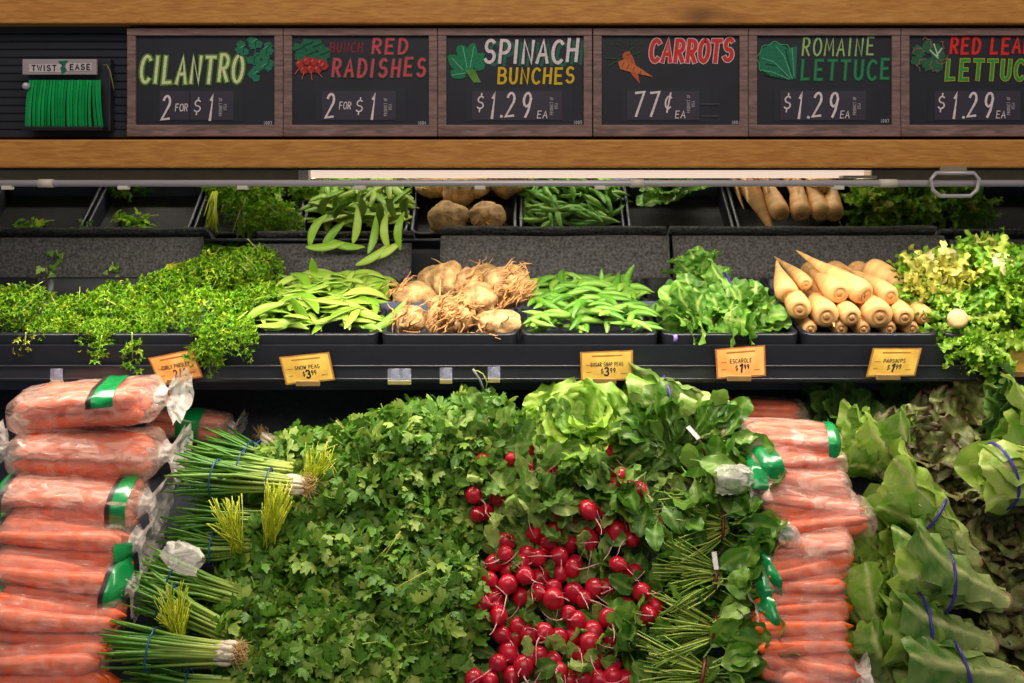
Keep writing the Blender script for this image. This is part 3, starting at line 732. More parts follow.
for p, r, w in ((57, 376, 'near the left end above the carrot bags'), (394, 376, 'left one of the pair near the snow peas'), (405, 376, 'right one of the pair near the snow peas'), (446, 375, 'alone below the celery roots'), (494, 374, 'beside the twist tie below the celery roots')):
    c = W(p, r, 1.868)
    e = empty('price_clip', c - Vector((0, 0, .012)), 'empty clear plastic price clip ' + w, 'clip', 'empty price clips on the rail')
    box('clear_flap', -.0115, .0115, -.003, -.001, .004, .026, M_CLEAR, e, .0006)
    box('clip_base', -.0115, .0115, -.004, .004, -.004, .004, plain('yellowed_clip_base', (150, 138, 90), .4), e, .001)
e = empty('loose_tie', W(478, 388, 1.80), 'loose black and white tie curling above the heap at the rail', 'twist tie')
L = e.location
V, T = tube([W(p, r, 1.80) - L for p, r in ((483, 388), (480, 380), (476, 374), (473, 369))], .0022, 6); mobj('paper_tag', MB().add(V, T).mesh('paper_tag', plain('grey_tag', (150, 150, 150), .5)), e)
V, T = tube([W(p, r, 1.80) - L for p, r in ((486, 389), (487, 382), (483, 374), (478, 371), (475, 371))], .0011, 6); mobj('yellow_wire', MB().add(V, T).mesh('yellow_wire', plain('yellow_green_wire', (180, 190, 60), .5)), e)

# ------------------------------------------------------------------ produce: leaf shapes
R = random.Random(21)
def leaf_grid(L, Wd, prof, nu=8, nv=5, fold=.3, curl=.6, ruf=0.0, rf=3.0, seed=0, jag=0.0, vein=.18, vstr=1.0, side=0.0, rimw=.25, jn=0.0, blis=0.0, pale=0.0):
    """a leaf along +X, face +Z; returns verts, tris, tint"""
    r = random.Random(seed); V = []; C = []
    p = Vector((0, 0)); a = 0.0; ph = r.uniform(0, 6); ph2 = r.uniform(0, 6)
    rd = r.random(); sw = r.uniform(-.12, .12)
    for i in range(nu + 1):
        u = i / nu
        a = curl * u * u if curl else 0
        if i: p = p + Vector((math.cos(a), math.sin(a))) * (L / nu)
        w = Wd * prof(u)
        for j in range(nv):
            v = -1 + 2 * j / (nv - 1)
            jj = 1 + (jag * (1 if (i % 2) else -1) + r.uniform(-jn, jn)) * (abs(v) > .7) * (0 < i < nu)
            y = v * w / 2 * jj
            z = fold * abs(v) ** 1.8 * w / 2 + blis * noise.noise(Vector((u * L * 55, y * 55, seed * 1.7))) + ruf * Wd * abs(v) ** 2 * math.sin(rf * 2 * PI * u + (ph if v > 0 else ph2)) * min(1, prof(u) * 1.6)
            z += r.uniform(-1, 1) * jn * .08 * Wd
            V.append((p.x - math.sin(a) * z + jag * .35 * L / nu * abs(v), y + sw * L * u * u, p.y + math.cos(a) * z))
            g = vstr * math.exp(-(v / vein) ** 2) * (1 - .55 * u) + side * (.5 + .5 * math.cos(u * 26 - abs(v) * 5)) * .35
            g = max(g, pale * max(0, 1 - u / .55))
            C.append((rd, min(1, g), max(0, (abs(v) - (1 - rimw)) / rimw) if rimw else 0))
    return np.array(V), grid_tris(nu + 1, nv), np.array(C)
def p_spinach(u):   # petiole then oval blade
    return .07 if u < .28 else .07 + .93 * math.sin(PI * min(1, (u - .26) / .76)) ** .75
def p_radish(u):
    return .10 if u < .22 else .10 + .8 * (math.sin(PI * min(1, ((u - .2) / .8) ** 1.25)) ** .7) * (1 + .12 * math.sin(u * 30))
def p_romaine(u):
    w = .36 + .64 * min(1, (u / .62)) ** 1.2
    return w * math.sqrt(max(.03, 1 - max(0, (u - .62) / .38) ** 2.2))
def p_fris(u): return .25 + .75 * math.sin(PI * (u * .85 + .1))
def p_blade(u): return max(.06, math.sin(PI * min(1, u * .93 + .05)) ** .7)
def lobed(seed, lobes=(-92, 0, 92), half=47, depth=.72, teeth=.09, n=34, cup=.45, ruf=0.0):
    r = random.Random(seed); V = [(.12, 0, 0)]; C = [(0, .45, 0)]
    for i in range(n):
        th = -150 + 300 * i / (n - 1)
        c0 = min(lobes, key=lambda c: abs(th - c)); q = max(-1, min(1, (th - c0) / half))
        best = max(0, 1 - q * q) ** .4 if ruf == 0 else math.cos(q * PI / 2)
        rad = (1 - depth) * .62 + depth * best + teeth * math.cos(q * 3 * PI) * (1 if ruf == 0 else 1.5)
        if ruf: rad += teeth * (1 if i % 2 else -1)
        rad *= (1.08 if c0 == 0 else .92) * r.uniform(.93, 1.07)
        if abs(th) > 142: rad *= .6
        a = math.radians(th)
        x, y = .12 + rad * .8 * math.cos(a), rad * .75 * math.sin(a)
        V.append((x, y, -cup * rad * rad + ruf * (1 if i % 2 else -1) * rad + .12 * math.sin(a * 2.5 + seed) * rad))
        C.append((0, .0, 1))
    T = [(0, i, i + 1) for i in range(1, n)]
    return np.array(V), T, np.array(C)
def herb_mesh(name, n, shape, leaves, size, mat, seed, thick=.05, upb=.6, jit=.5, light=.5):
    """leaves scattered through a dome; local Z points out of the heap. shape=(rx,ry,rz)"""
    r = random.Random(seed); mbx = MB(); rx, ry, rz = shape
    for k in range(n):
        th = r.uniform(0, 2 * PI); q = math.sqrt(r.random()) * .98
        x, y = q * math.cos(th), q * math.sin(th)
        hz = math.sqrt(max(0, 1 - q * q))
        dep = r.random() ** 1.6
        pos = Vector((x * rx, y * ry, hz * rz - dep * thick))
        nrm = Vector((x / rx, y / ry, hz / rz * upb + .2)).normalized() + rv(r, jit)
        d = Vector((x, y, .2)) + rv(r, .9)
        s = size * r.uniform(.6, 1.25)
        lv, lt, lc = r.choice(leaves)
        c = lc.copy(); c[:, 0] = 1.0 if r.random() < .05 else min(1, max(0, r.gauss(light, .2)))
        mbx.add(apply(place(d, nrm, pos, s), lv), lt, c)
    return mbx.mesh(name, mat)
def stem_mesh(name, n, a0, a1, spread0, spread1, rad, mat, seed, sides=4, bend=.02):
    """n thin stalks from around a0 to around a1"""
    r = random.Random(seed); mbx = MB(); a0, a1 = Vector(a0), Vector(a1)
    for k in range(n):
        p = a0 + rv(r, spread0); q = a1 + rv(r, spread1); m_ = (p + q) / 2 + rv(r, bend)
        pts = [p * (1 - f) ** 2 + m_ * 2 * f * (1 - f) + q * f * f for f in (0, .25, .5, .75, 1)]
        V, T = tube(pts, [rad * r.uniform(.7, 1.2)] * 5, sides)
        mbx.add(V, T, np.tile((r.random(), 0, 0), (len(V), 1)))
    return mbx.mesh(name, mat)

M_CIL = leafmat('cilantro_leaf', (46, 94, 22), (98, 150, 42), (184, 202, 96), (146, 178, 84), .42, .3, spec=.45)
M_PAR = leafmat('parsley_leaf', (72, 140, 14), (132, 192, 26), (200, 222, 60), (180, 206, 70), .4, .35)
M_STEM = leafmat('pale_green_stem', (112, 150, 48), (150, 180, 66), (196, 204, 96), (190, 200, 100), .4, .15)
M_YSTEM = leafmat('yellow_green_stem', (168, 186, 24), (204, 214, 40), (226, 226, 80), (200, 210, 80), .4, .2)
M_SPIN = leafmat('spinach_leaf', (52, 100, 26), (88, 140, 40), (142, 176, 72), (156, 186, 84), .36, .25, True, spec=.5, bump=.6, bscale=60)
M_RADL = leafmat('radish_leaf', (66, 112, 36), (112, 154, 56), (172, 192, 104), (182, 202, 122), .45, .28, True, bump=.7, bscale=80)
M_ROM = leafmat('romaine_leaf', (70, 122, 34), (114, 164, 48), (166, 198, 72), (222, 226, 150), .34, .28, True, spec=.5, bump=.9, bscale=70)
M_ROML = leafmat('pale_romaine_leaf', (120, 160, 50), (154, 186, 66), (186, 204, 90), (214, 220, 140), .36, .25, True, spec=.5, bump=.8, bscale=55)
M_GLEAF = leafmat('green_leaf_lettuce', (96, 150, 34), (134, 182, 48), (184, 212, 80), (190, 214, 110), .38, .32, True, bump=.7, bscale=70)
M_REDL = leafmat('red_leaf_lettuce', (66, 76, 36), (96, 98, 52), (128, 128, 68), (150, 160, 90), .42, .22, True, edge=(84, 54, 44), bump=.8, bscale=60)
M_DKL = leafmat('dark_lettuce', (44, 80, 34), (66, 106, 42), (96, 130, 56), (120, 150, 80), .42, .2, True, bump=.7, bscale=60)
M_ESC = leafmat('escarole_leaf', (44, 112, 26), (76, 148, 36), (120, 180, 56), (206, 222, 130), .36, .3, True, bump=.7, bscale=60)
M_FRIS = leafmat('curly_endive_leaf', (76, 138, 26), (120, 172, 36), (176, 202, 70), (200, 212, 120), .4, .3)
M_FRISY = leafmat('endive_heart_leaf', (172, 176, 54), (198, 194, 82), (218, 212, 128), (226, 220, 160), .4, .3)
M_SNOW = leafmat('snow_pea_skin', (110, 156, 34), (140, 182, 54), (178, 202, 88), (186, 206, 104), .36, .18, True, bump=.25, bscale=40)
M_SNAP = leafmat('snap_pea_skin', (78, 134, 36), (104, 158, 48), (142, 184, 74), (158, 194, 92), .36, .1, True, bump=.2, bscale=40)
M_SCAL = leafmat('scallion_leaf', (50, 106, 26), (88, 146, 40), (138, 182, 68), (198, 208, 96), .36, .12, spec=.5)
M_SCALY = leafmat('scallion_pale_stem', (120, 160, 40), (168, 192, 64), (206, 214, 110), (220, 220, 140), .36, .12)
M_BULB = plain('scallion_bulb', (222, 206, 178), .5, .12, 60)
M_ROOT = plain('dry_roots', (196, 160, 104), .8, .3, 80)
M_RADISH = plain('radish_skin', (188, 16, 44), .30, .35, 30, .05, 0, .5, coat=.12)
M_TAIL = plain('radish_root', (214, 150, 150), .5, .2, 50)
M_CARROT = plain('carrot_skin', (226, 92, 32), .42, .2, 24, .15, 0, .5, (2.2, 1, 1))
FILMS = [film('carrot_bag_film', .32, (255, 208, 190), .14), film('carrot_bag_film_less_lit', .15, (255, 214, 200), .12)]  # second film has less pink haze, painting in the weaker light lower down
M_FILM = FILMS[0]
M_FILM2 = film('crumpled_film_end', .46, (255, 244, 236), .14)
M_GREENLAB = plain('green_bag_label', (12, 140, 72), .25, .25, 25, .3, coat=.4)
M_DARKLAB = plain('dark_bag_print', (52, 44, 40), .35, .2, 40)
M_BAND = plain('purple_rubber_band', (62, 44, 150), .4, .2, 40)
M_BANDB = plain('blue_rubber_band', (36, 78, 140), .4, .2, 40)
M_REDTIE = plain('dark_red_tie', (110, 30, 36), .4, .25, 60)
M_TAG = plain('white_paper_tag', (210, 200, 204), .5, .12, 90)

CIL = [lobed(k) for k in range(5)]
PAR = [lobed(20 + k, (-95, -35, 35, 95), 30, .55, .16, 27, .3, .16) for k in range(4)]

# ---- bunch prototypes
def herb_protos(name, nvar, n, shape, leaves, size, mat, thick, label, cat, group, stem=True, light=.5, jit=.5):
    out = []
    for k in range(nvar):
        e = empty(name, (0, 0, 0), label, cat, group)
        f = mobj('foliage', herb_mesh('foliage', n, shape, leaves, size, mat, 100 * k + n, thick, light=light, jit=jit), e); setp(f, kind='stuff')
        if stem:
            s_ = mobj('stems', stem_mesh('stems', 10, (-shape[0] * .9, 0, -thick), (shape[0] * .2, 0, shape[2] * .55), .02, shape[1] * .6, .0011, M_STEM, k + 5), e); setp(s_, kind='stuff')
        out.append(e)
    return out
_used = {}
def put(protos, k, M, label=None, group=None):
    p = protos[k % len(protos)]
    o_ = p if p.name not in _used else copy_tree(p)
    _used[p.name] = 1
    o_.matrix_world = M
    if label: o_['label'] = label
    if group: o_['group'] = group
    return o_

# ------------------------------------------------------------------ cilantro heap
cil = herb_protos('cilantro_bunch', 5, 420, (.088, .088, .05), CIL, .0222, M_CIL, .065, 'leafy green cilantro bunch in the broad heap left of the radishes', 'cilantro', 'cilantro bunches in the big heap', True, .48, .85)
spots = [(300, 466), (345, 450), (395, 436), (440, 428), (480, 426), (310, 500), (355, 480), (405, 465), (450, 455), (270, 560), (325, 540), (375, 525), (425, 510), (450, 500), (285, 610), (340, 590), (395, 575), (430, 555), (262, 650), (310, 650), (365, 640), (420, 625), (436, 600), (275, 690), (335, 690), (395, 685), (430, 665), (250, 600), (470, 445)]
rc = random.Random(3)
for k, (p, r_) in enumerate(spots):
    loc = S(p, r_, rc.uniform(-.055, -.015))
    n = SN + rv(rc, .12)
    d = Vector((math.cos(k * 2.4), math.sin(k * 2.4), 0))
    put(cil, k, place(d, n, loc, rc.uniform(.9, 1.12)))
# yellow-green cut stem ends sticking out of the heap
def tuft(p, r_, d2, ln, n, lab, mat=M_YSTEM, h=.02, name='cilantro_tuft'):
    loc = S(p, r_, h)
    e = empty(name, loc, lab, 'cilantro', 'cut stem tufts among the bunches')
    d = (Vector((d2[0], 0, 0)) + UP * d2[1] + SN * .5).normalized()
    s_ = mobj('stems', stem_mesh('stems', n * 2, (0, 0, 0), d * ln, .010, .026, .0009, mat, int(p + r_), 4, .008), e); setp(s_, kind='stuff')
    return e
tuft(272, 545, (.15, 1), .075, 46, 'bright yellow green stem tuft below the scallion bulbs')
tuft(240, 552, (-.5, .8), .06, 34, 'yellow green stem tuft, left of the larger tuft')
tuft(312, 492, (.3, .8), .05, 30, 'pale stem tuft beside the scallion roots')
tuft(180, 642, (-.1, .7), .055, 40, 'yellow stem tuft between the low scallion bunches')

# ------------------------------------------------------------------ scallions
def scallion(p0, p1, lab, h=.02, n=26, bulb=False, wid=.02, fan=.012, band=(.5,), ylw=.25, dark=False):
    """p0: leaf end px,row ; p1: root end px,row"""
    h -= .02; a, c = S(p0[0] + 8, p0[1], h), S(*p1, h)
    e = empty('scallion_bunch', (a + c) / 2, lab, 'scallions', 'scallion bunches beside the carrot bags')
    L = e.location; r = random.Random(int(p0[0] * 3 + p0[1]))
    ax = (c - a).normalized(); up_ = (SN - ax * SN.dot(ax)).normalized(); sd = ax.cross(up_)
    g = MB(); y = MB(); b_ = MB(); rt = MB()
    n = int(n * 1.35)
    for k in range(n):
        th = r.uniform(0, 2 * PI); q = math.sqrt(r.random())
        off = sd * (q * math.cos(th) * wid) + up_ * (q * math.sin(th) * wid * .8)
        st = a + off * 1.6 + sd * r.uniform(-fan, fan) * 1.6 + up_ * r.uniform(-fan, fan) - ax * r.uniform(-.015, .02)
        mid = a.lerp(c, .55) + off
        en = c + off * .7 + ax * r.uniform(-.008, .008)
        pts = [(st * (1 - f) + (mid) * f) + up_ * .004 * math.sin(f * 3 + k) for f in (0, .33, .66, 1)] + [mid.lerp(en, .5), en]
        rad = r.uniform(.0018, .0031)
        V, T = tube([q_ - L for q_ in pts], [rad * .45, rad, rad * 1.05, rad, rad, rad * 1.1], 5)
        gr = np.repeat(np.array([0, 0, 0, .12 + .2 * r.random(), .5, .95]), 5); gr = np.concatenate([gr, [0, 1]])
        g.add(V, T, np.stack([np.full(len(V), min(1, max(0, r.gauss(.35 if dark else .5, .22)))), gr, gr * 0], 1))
        if bulb:
            V, T = tube([en - L, en + ax * .008 - L, en + ax * .018 - L, en + ax * .023 - L], [rad, rad * 1.7, rad * 1.6, rad * .6], 6); b_.add(V, T)
            for _ in range(3):
                V, T = tube([en + ax * .022 - L, en + ax * .03 + rv(r, .006) - L, en + ax * .036 + rv(r, .012) - L], .0005, 3); rt.add(V, T)
    setp(g.build('stalks', M_SCAL, e), kind='stuff')
    if bulb: setp(b_.build('bulbs', M_BULB, e), kind='stuff'); setp(rt.build('roots', M_ROOT, e), kind='stuff')
    for f in band:
        m_ = a.lerp(c, f); ww = wid * (1.5 * (1 - f) + .9 * f) + .004
        loop = [m_ + sd * math.cos(t_) * ww + up_ * math.sin(t_) * ww * .85 - L for t_ in np.linspace(0, 2 * PI, 17)]
        V, T = tube(loop, .0014, 5); mobj('rubber_band', MB().add(V, T).mesh('rubber_band', M_BANDB), e)
    return e
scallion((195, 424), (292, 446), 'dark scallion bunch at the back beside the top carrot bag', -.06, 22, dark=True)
scallion((182, 460), (292, 472), 'scallion bunch level with the second carrot bag, bulbs hidden by cilantro', .02, 30)
scallion((178, 484), (292, 494), 'scallion bunch with pale bulbs and roots showing beside the cilantro', .06, 24, True, band=(.32, .82))
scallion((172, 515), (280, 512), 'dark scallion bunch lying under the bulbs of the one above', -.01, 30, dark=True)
scallion((165, 548), (250, 545), 'scallion bunch with spread leaf tips behind the film tail', .01, 30)
scallion((140, 568), (255, 600), 'long scallion bunch slanting down to the right below the film tail', .015, 34, band=(.25,))
scallion((134, 592), (228, 632), 'slanting scallion bunch touching the yellow stem tuft', .02, 26, band=(.3,))
scallion((112, 655), (222, 660), 'neat scallion bunch with a blue band at the bottom left', .055, 36, True, .022, .004, (.38,))
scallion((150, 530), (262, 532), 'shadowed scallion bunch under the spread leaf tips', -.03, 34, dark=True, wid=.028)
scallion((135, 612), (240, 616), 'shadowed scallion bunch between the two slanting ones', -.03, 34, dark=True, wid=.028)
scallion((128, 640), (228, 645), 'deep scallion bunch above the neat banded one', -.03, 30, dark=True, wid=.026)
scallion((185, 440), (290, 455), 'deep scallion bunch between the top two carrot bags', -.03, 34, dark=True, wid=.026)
scallion((185, 500), (285, 503), 'deep scallion bunch just below the exposed bulbs', -.03, 34, dark=True, wid=.026)
scallion((118, 690), (250, 688), 'lowest scallion bunch cut by the bottom edge', .02, 30)
scallion((150, 625), (235, 630), 'shadowed scallion bunch behind the yellow tuft', -.02, 24, dark=True)
scallion((300, 452), (262, 416), 'dim scallion bunch pointing its bulbs up at the back', -.08, 14, True, .012, dark=True)
scallion((300, 410), (284, 430), 'small dim scallion bunch with white bulbs under the shelf', -.08, 8, True, .008, dark=True)
scallion((315, 400), (362, 424), 'dim scallion bunch at the back behind the cilantro', -.09, 14, True, .012, dark=True)

# ------------------------------------------------------------------ radishes in tied bunches
def radish_mesh(seed):
    r = random.Random(seed); el = r.uniform(.92, 1.15)
    prof = [(.001, -1.0 * el), (.25, -.97 * el), (.55, -.84 * el), (.82, -.55 * el), (.98, -.15 * el), (.97, .2 * el), (.82, .55 * el), (.55, .83 * el), (.28, 1.02 * el), (.1, 1.18 * el), (.03, 1.3 * el)]
    V, T = lathe(prof, 14)
    V = V * (1 + np.array([.05 * noise.noise(Vector(v) * 1.3 + Vector((seed, 0, 0))) for v in V]))[:, None]
    return MB().add(V * .0165, T).mesh('radish', M_RADISH)
def tail_mesh(seed):
    r = random.Random(seed + 50); p = Vector((.0195, 0, 0)); d = Vector((1, 0, 0)); pts = [p.copy()]; b_ = rv(r, .8)
    for k in range(7):
        d = (d + b_ * .28 + rv(r, .15)).normalized(); p = p + d * .0065; pts.append(p.copy())
    V, T = tube(pts, [.0018, .0013, .001, .0009, .0008, .0007, .0006, .0004], 5)
    return MB().add(V, T).mesh('root_tail', M_TAIL)
RADM = [radish_mesh(k) for k in range(5)]; TAILM = [tail_mesh(k) for k in range(6)]
RLEAF = [MB().add(*leaf_grid(.095, .044, p_radish, 12, 7, .3, R.uniform(-.9, 1.5), .13, 4.2, 40 + k, .05, .13, .9, .3, .25, 0, .005)).mesh('radish_leaf', M_RADL) for k in range(7)]
z5 = [(405, 265), (402, 325), (497, 340), (238, 303), (212, 205), (295, 448), (203, 437), (218, 510), (247, 495), (515, 508), (515, 550), (598, 515), (640, 493), (693, 503), (762, 507), (697, 560), (745, 578), (806, 542), (740, 398), (760, 360), (706, 310), (703, 270), (740, 222), (830, 420), (638, 600), (800, 607), (563, 612), (490, 612), (437, 580), (925, 530), (785, 410), (350, 300)]
z6 = [(292, 130), (350, 150), (273, 200), (347, 222), (412, 188), (395, 250), (475, 175), (463, 242), (527, 222), (525, 278), (553, 163), (605, 237), (645, 268), (688, 222), (735, 215), (612, 115), (548, 105), (467, 110), (778, 145), (845, 160), (808, 190), (870, 250), (815, 290), (925, 300), (855, 345), (892, 340), (745, 345), (240, 290), (297, 262), (310, 345), (305, 310), (320, 410), (375, 415), (430, 415), (487, 410), (548, 420), (605, 408), (682, 395), (755, 420), (815, 430), (668, 443), (687, 512), (757, 520), (760, 575), (350, 480), (307, 530), (360, 573), (470, 497), (522, 515), (480, 560), (545, 565), (408, 540), (700, 585), (810, 585), (615, 355), (630, 480), (385, 380), (420, 85), (400, 130), (335, 105), (640, 590), (275, 595), (210, 590), (440, 500), (585, 330), (600, 150), (500, 60), (340, 45), (590, 590)]
rp = [(420 + u / 3.796, 380 + v / 3.796) for u, v in z5] + [(420 + u / 3.938, 530 + v / 3.938) for u, v in z6]
cents = [(482, 445), (525, 452), (480, 505), (612, 445), (622, 478), (545, 520), (592, 518), (630, 530), (500, 570), (540, 560), (535, 590), (575, 590), (610, 565), (640, 610), (495, 610), (525, 640), (565, 640), (600, 640), (505, 670), (545, 670), (605, 672), (575, 545), (515, 545)]
grp = {}
for p in rp:
    k = min(range(len(cents)), key=lambda i: (cents[i][0] - p[0]) ** 2 + (cents[i][1] - p[1]) ** 2)
    grp.setdefault(k, []).append(p)
rr = random.Random(12)
def words(p, r_):
    v = 'at the top of the heap' if r_ < 480 else 'in the upper part of the heap' if r_ < 535 else 'in the middle of the heap' if r_ < 610 else 'low in the heap' if r_ < 655 else 'at the bottom edge'
    return v
for k, pts in sorted(grp.items()):
    cx, cy = cents[k]; base = S(cx, cy, -.045)
    side_w = 'cilantro side' if cx < 530 else 'spinach side' if cx > 592 else 'centre'
    nw = {1: 'one', 2: 'two', 3: 'three', 4: 'four', 5: 'five', 6: 'six', 7: 'seven', 8: 'eight', 9: 'nine'}.get(len(pts), 'many')
    e = empty('radish_bunch', base, 'bunch showing %s red radish%s %s, %s' % (nw, '' if len(pts) == 1 else 'es', words(cx, cy), side_w), 'radishes', 'tied radish bunches in the heap')
    for i, (p, r_) in enumerate(pts):
        q = S(p, r_, rr.uniform(-.016, .010)) - base
        if r_ < 510: q = W(p, r_, 2481 / (r_ + 949) - rr.uniform(.006, .03)) - base
        d = Vector((rr.uniform(-.8, .8), -.75, rr.uniform(-.6, .5)))
        s_ = rr.uniform(.80, 1.06) * (0.92 if r_ < 480 else 1.0)
        o_ = mobj('radish', rr.choice(RADM), e, place(d, rv(rr), q, s_))
        mobj('root_tail', rr.choice(TAILM), o_)
    nl = 13 if cy < 500 else 9 if cy < 530 else 7
    for i in range(nl):
        th = rr.uniform(0, 2 * PI)
        rad_ = .055 if cy < 500 else .04
        pos = SN * rr.uniform(.022, .055 if cy < 500 else .04) + Vector((math.cos(th), 0, 0)) * rr.uniform(0, rad_) + UP * (math.sin(th) * rr.uniform(0, rad_) + (.006 if cy > 530 else 0))
        d = Vector((math.cos(th + rr.uniform(-1, 1)), rr.uniform(-.2, .6), rr.uniform(-.4, .9)))
        if cy > 530: pos = pos - SN * .006
        mobj('leaf', rr.choice(RLEAF), e, place(d, SN * .8 + Vector((0, -.3, 0)) + rv(rr, .6), pos, rr.uniform(.55, 1.0) * (.72 if cy < 470 else 1 if cy < 530 else .6)))
    if cy > 530:
        for i in range(9):
            pos = SN * rr.uniform(-.01, .040) + Vector((rr.uniform(-.05, .05), 0, 0)) + UP * rr.uniform(-.04, .04)
            mobj('leaf', rr.choice(RLEAF), e, place(rv(rr), SN + rv(rr, .5), pos, rr.uniform(.5, .8)))
# loose radish-leaf cover at the crown of the heap: leafy tops without roots
crown = [(455, 452), (500, 440), (540, 470), (570, 480), (600, 470), (500, 480), (560, 500), (630, 500), (640, 455), (520, 500), (470, 475), (600, 500), (555, 440), (575, 455)]
for k, (p, r_) in enumerate(crown):
    base = S(p, r_, -.02)
    e = empty('radish_greens', base, 'tangle of leafy radish tops above the red radishes', 'radish leaves', 'leafy radish tops on the crown of the heap')
    for i in range(17):
        pos = SN * rr.uniform(0, .04) + Vector((rr.uniform(-.04, .04), 0, 0)) + UP * rr.uniform(-.04, .04)
        mobj('leaf', rr.choice(RLEAF), e, place(rv(rr) + Vector((0, 0, .2)), SN * .9 + rv(rr, .7), pos, rr.uniform(.5, .9)))

# ------------------------------------------------------------------ spinach bunches
SLEAF = [MB().add(*leaf_grid(.092, .042, p_spinach, 12, 7, R.uniform(.15, .6), R.uniform(-1.0, 1.5), .10, 3.2, 70 + k, .02, .1, .9, .25, .25, 0, .005)).mesh('spinach_leaf', M_SPIN) for k in range(7)]
def spinach(p, r_, lab, tie=True, tag=False, nleaf=24, h=.0, d2=(1, .0), stems=True, length=1.0):
    base = S(p, r_, h); rs = random.Random(int(p * 7 + r_))
    e = empty('spinach_bunch', base, lab, 'spinach', 'spinach bunches between radishes and carrots')
    up_ = UP; ax = (Vector((d2[0], 0, 0)) + up_ * d2[1]).normalized(); sd = (up_ - ax * up_.dot(ax)).normalized()
    for i in range(nleaf):
        q = rs.uniform(-1, 1)
        d = ax + sd * q * .85 + SN * rs.uniform(-.3, .6) + rv(rs, .35)
        pos = ax * rs.uniform(-.01, .045) + sd * q * .028 + SN * rs.uniform(0, .035)
        mobj('leaf', rs.choice(SLEAF), e, place(d, SN * .9 + rv(rs, .7), pos, rs.uniform(.6, 1.02) * length))
    if stems:
        mbx = MB()
        for i in range(64):
            q = rs.uniform(-1, 1)
            a = sd * q * .010 + SN * (rs.random() * .02) + ax * .01
            c = -ax * rs.uniform(.05, .10) + sd * q * .062 + SN * rs.uniform(-.02, .03)
            m_ = (a + c) / 2 + rv(rs, .012)
            pts = [a * (1 - f) ** 2 + m_ * 2 * f * (1 - f) + c * f * f for f in (0, .3, .6, 1)]
            V, T = tube(pts, [.0012, .0014, .0014, .0012], 4); mbx.add(V, T, np.tile((rs.random(), 0, 0), (len(V), 1)))
        setp(mbx.build('stems', M_STEM, e), kind='stuff')
    if tie:
        V, T = tube([SN * .027 + sd * f * .024 - SN * (f * f * .012) + ax * .006 * f for f in np.linspace(-1, 1, 9)], .0028, 6)
        mobj('tie', MB().add(V, T).mesh('tie', M_REDTIE), e)
    if tag:
        bm_ = place(sd, SN, SN * .0315 + sd * .004, 1)
        V, T = leaf_grid(.03, .008, lambda u: 1, 3, 3, 0, -.2, 0, 1, 1)[:2]
        V2 = np.concatenate([V, V - np.array((0, 0, .0008))]); T2 = T + [(q[0] + len(V), q[2] + len(V), q[1] + len(V)) for q in T]
        mobj('paper_tag', MB().add(apply(bm_, V2), T2).mesh('paper_tag', M_TAG), e)
    return e
spinach(668, 454, 'spinach bunch at the top of its pile, leaves spreading to the left', False, False, 26, .01, (-.5, .5), False)
spinach(640, 470, 'spinach leaves spilling over the upper right radishes', False, False, 20, .0, (-.6, -.3), False)
spinach(690, 470, 'leafy spinach bunch below the white-tagged one', False, False, 26, .005, (.4, -.4), False)
spinach(697, 452, 'spinach bunch with a white paper tag near the pile top', True, True, 24, .012, (.7, .5), False)
spinach(660, 500, 'spinach bunch with bright leaves beside the right edge of radishes', False, False, 22, .0, (.2, -.7), False)
spinach(708, 502, 'spinach bunch tucked beside the clear film tail of the carrots', False, False, 18, -.005, (.5, .3), True)
spinach(720, 532, 'spinach bunch with a slanted dark red tie', True, False, 26, .01, (1, .1))
spinach(713, 582, 'spinach bunch with a white and red tag on its tie', True, True, 26, .012, (1, .05))
spinach(711, 636, 'spinach bunch with a dark red tie, third down', True, False, 26, .01, (1, -.05))
spinach(700, 680, 'lowest spinach bunch cut by the bottom edge', True, False, 26, .01, (1, -.05))
spinach(735, 610, 'spinach leaves wedged beside the orange carrot bags', False, False, 16, -.01, (.7, -.5), False)
spinach(742, 560, 'spinach leaves tucked under the green bag labels', False, False, 16, -.015, (.7, -.4), False)
spinach(735, 665, 'spinach leaves low beside the last carrot bags', False, False, 16, -.01, (.7, -.3), False)

for p, r_, w in ((655, 540, 'beside the reddest radishes'), (668, 600, 'in the middle under the stems'), (665, 655, 'low under the stems'), (700, 560, 'under the slanted red tie'), (640, 640, 'against the lower radishes'), (745, 520, 'behind the milky bag end'), (690, 625, 'between the lower two ties'), (720, 480, 'under the long film tail'), (650, 445, 'at the back under the dark romaine'), (715, 450, 'at the back beside the shaded carrots')):
    spinach(p, r_, 'spinach bunch ' + w, False, False, 20, -.035, (R.uniform(-1, 1), R.uniform(-1, 1)), True)

# ------------------------------------------------------------------ bagged carrots
def carrot_mesh(seed, L_, rad):
    r = random.Random(seed); prof = []
    for i in range(13):
        u = i / 12
        rr_ = rad * (1 - .48 * u ** 1.3) * (1 + .03 * math.sin(u * 40 + seed))
        if i == 0: rr_ = rad * .35
        if i == 1: rr_ *= .93
        if i == 12: rr_ = rad * .12
        prof.append((rr_, (u - .5) * L_))
    V, T = lathe(prof, 12)
    cv = r.uniform(-.008, .008); V[:, 2] += cv * ((V[:, 0] / L_ * 2) ** 2)
    n = len(V); V = np.concatenate([V, [(-L_ / 2 - .001, 0, 0), (L_ / 2 + .003, 0, cv)]])
    T = T + [(n, (k + 1) % 12, k) for k in range(12)] + [(n + 1, n - 12 + k, n - 12 + (k + 1) % 12) for k in range(12)]
    return MB().add(V, T).mesh('carrot', M_CARROT)
CARM = [carrot_mesh(k, .225, .0180) for k in range(5)]
CARS = [carrot_mesh(10 + k, .145, .0125) for k in range(4)]
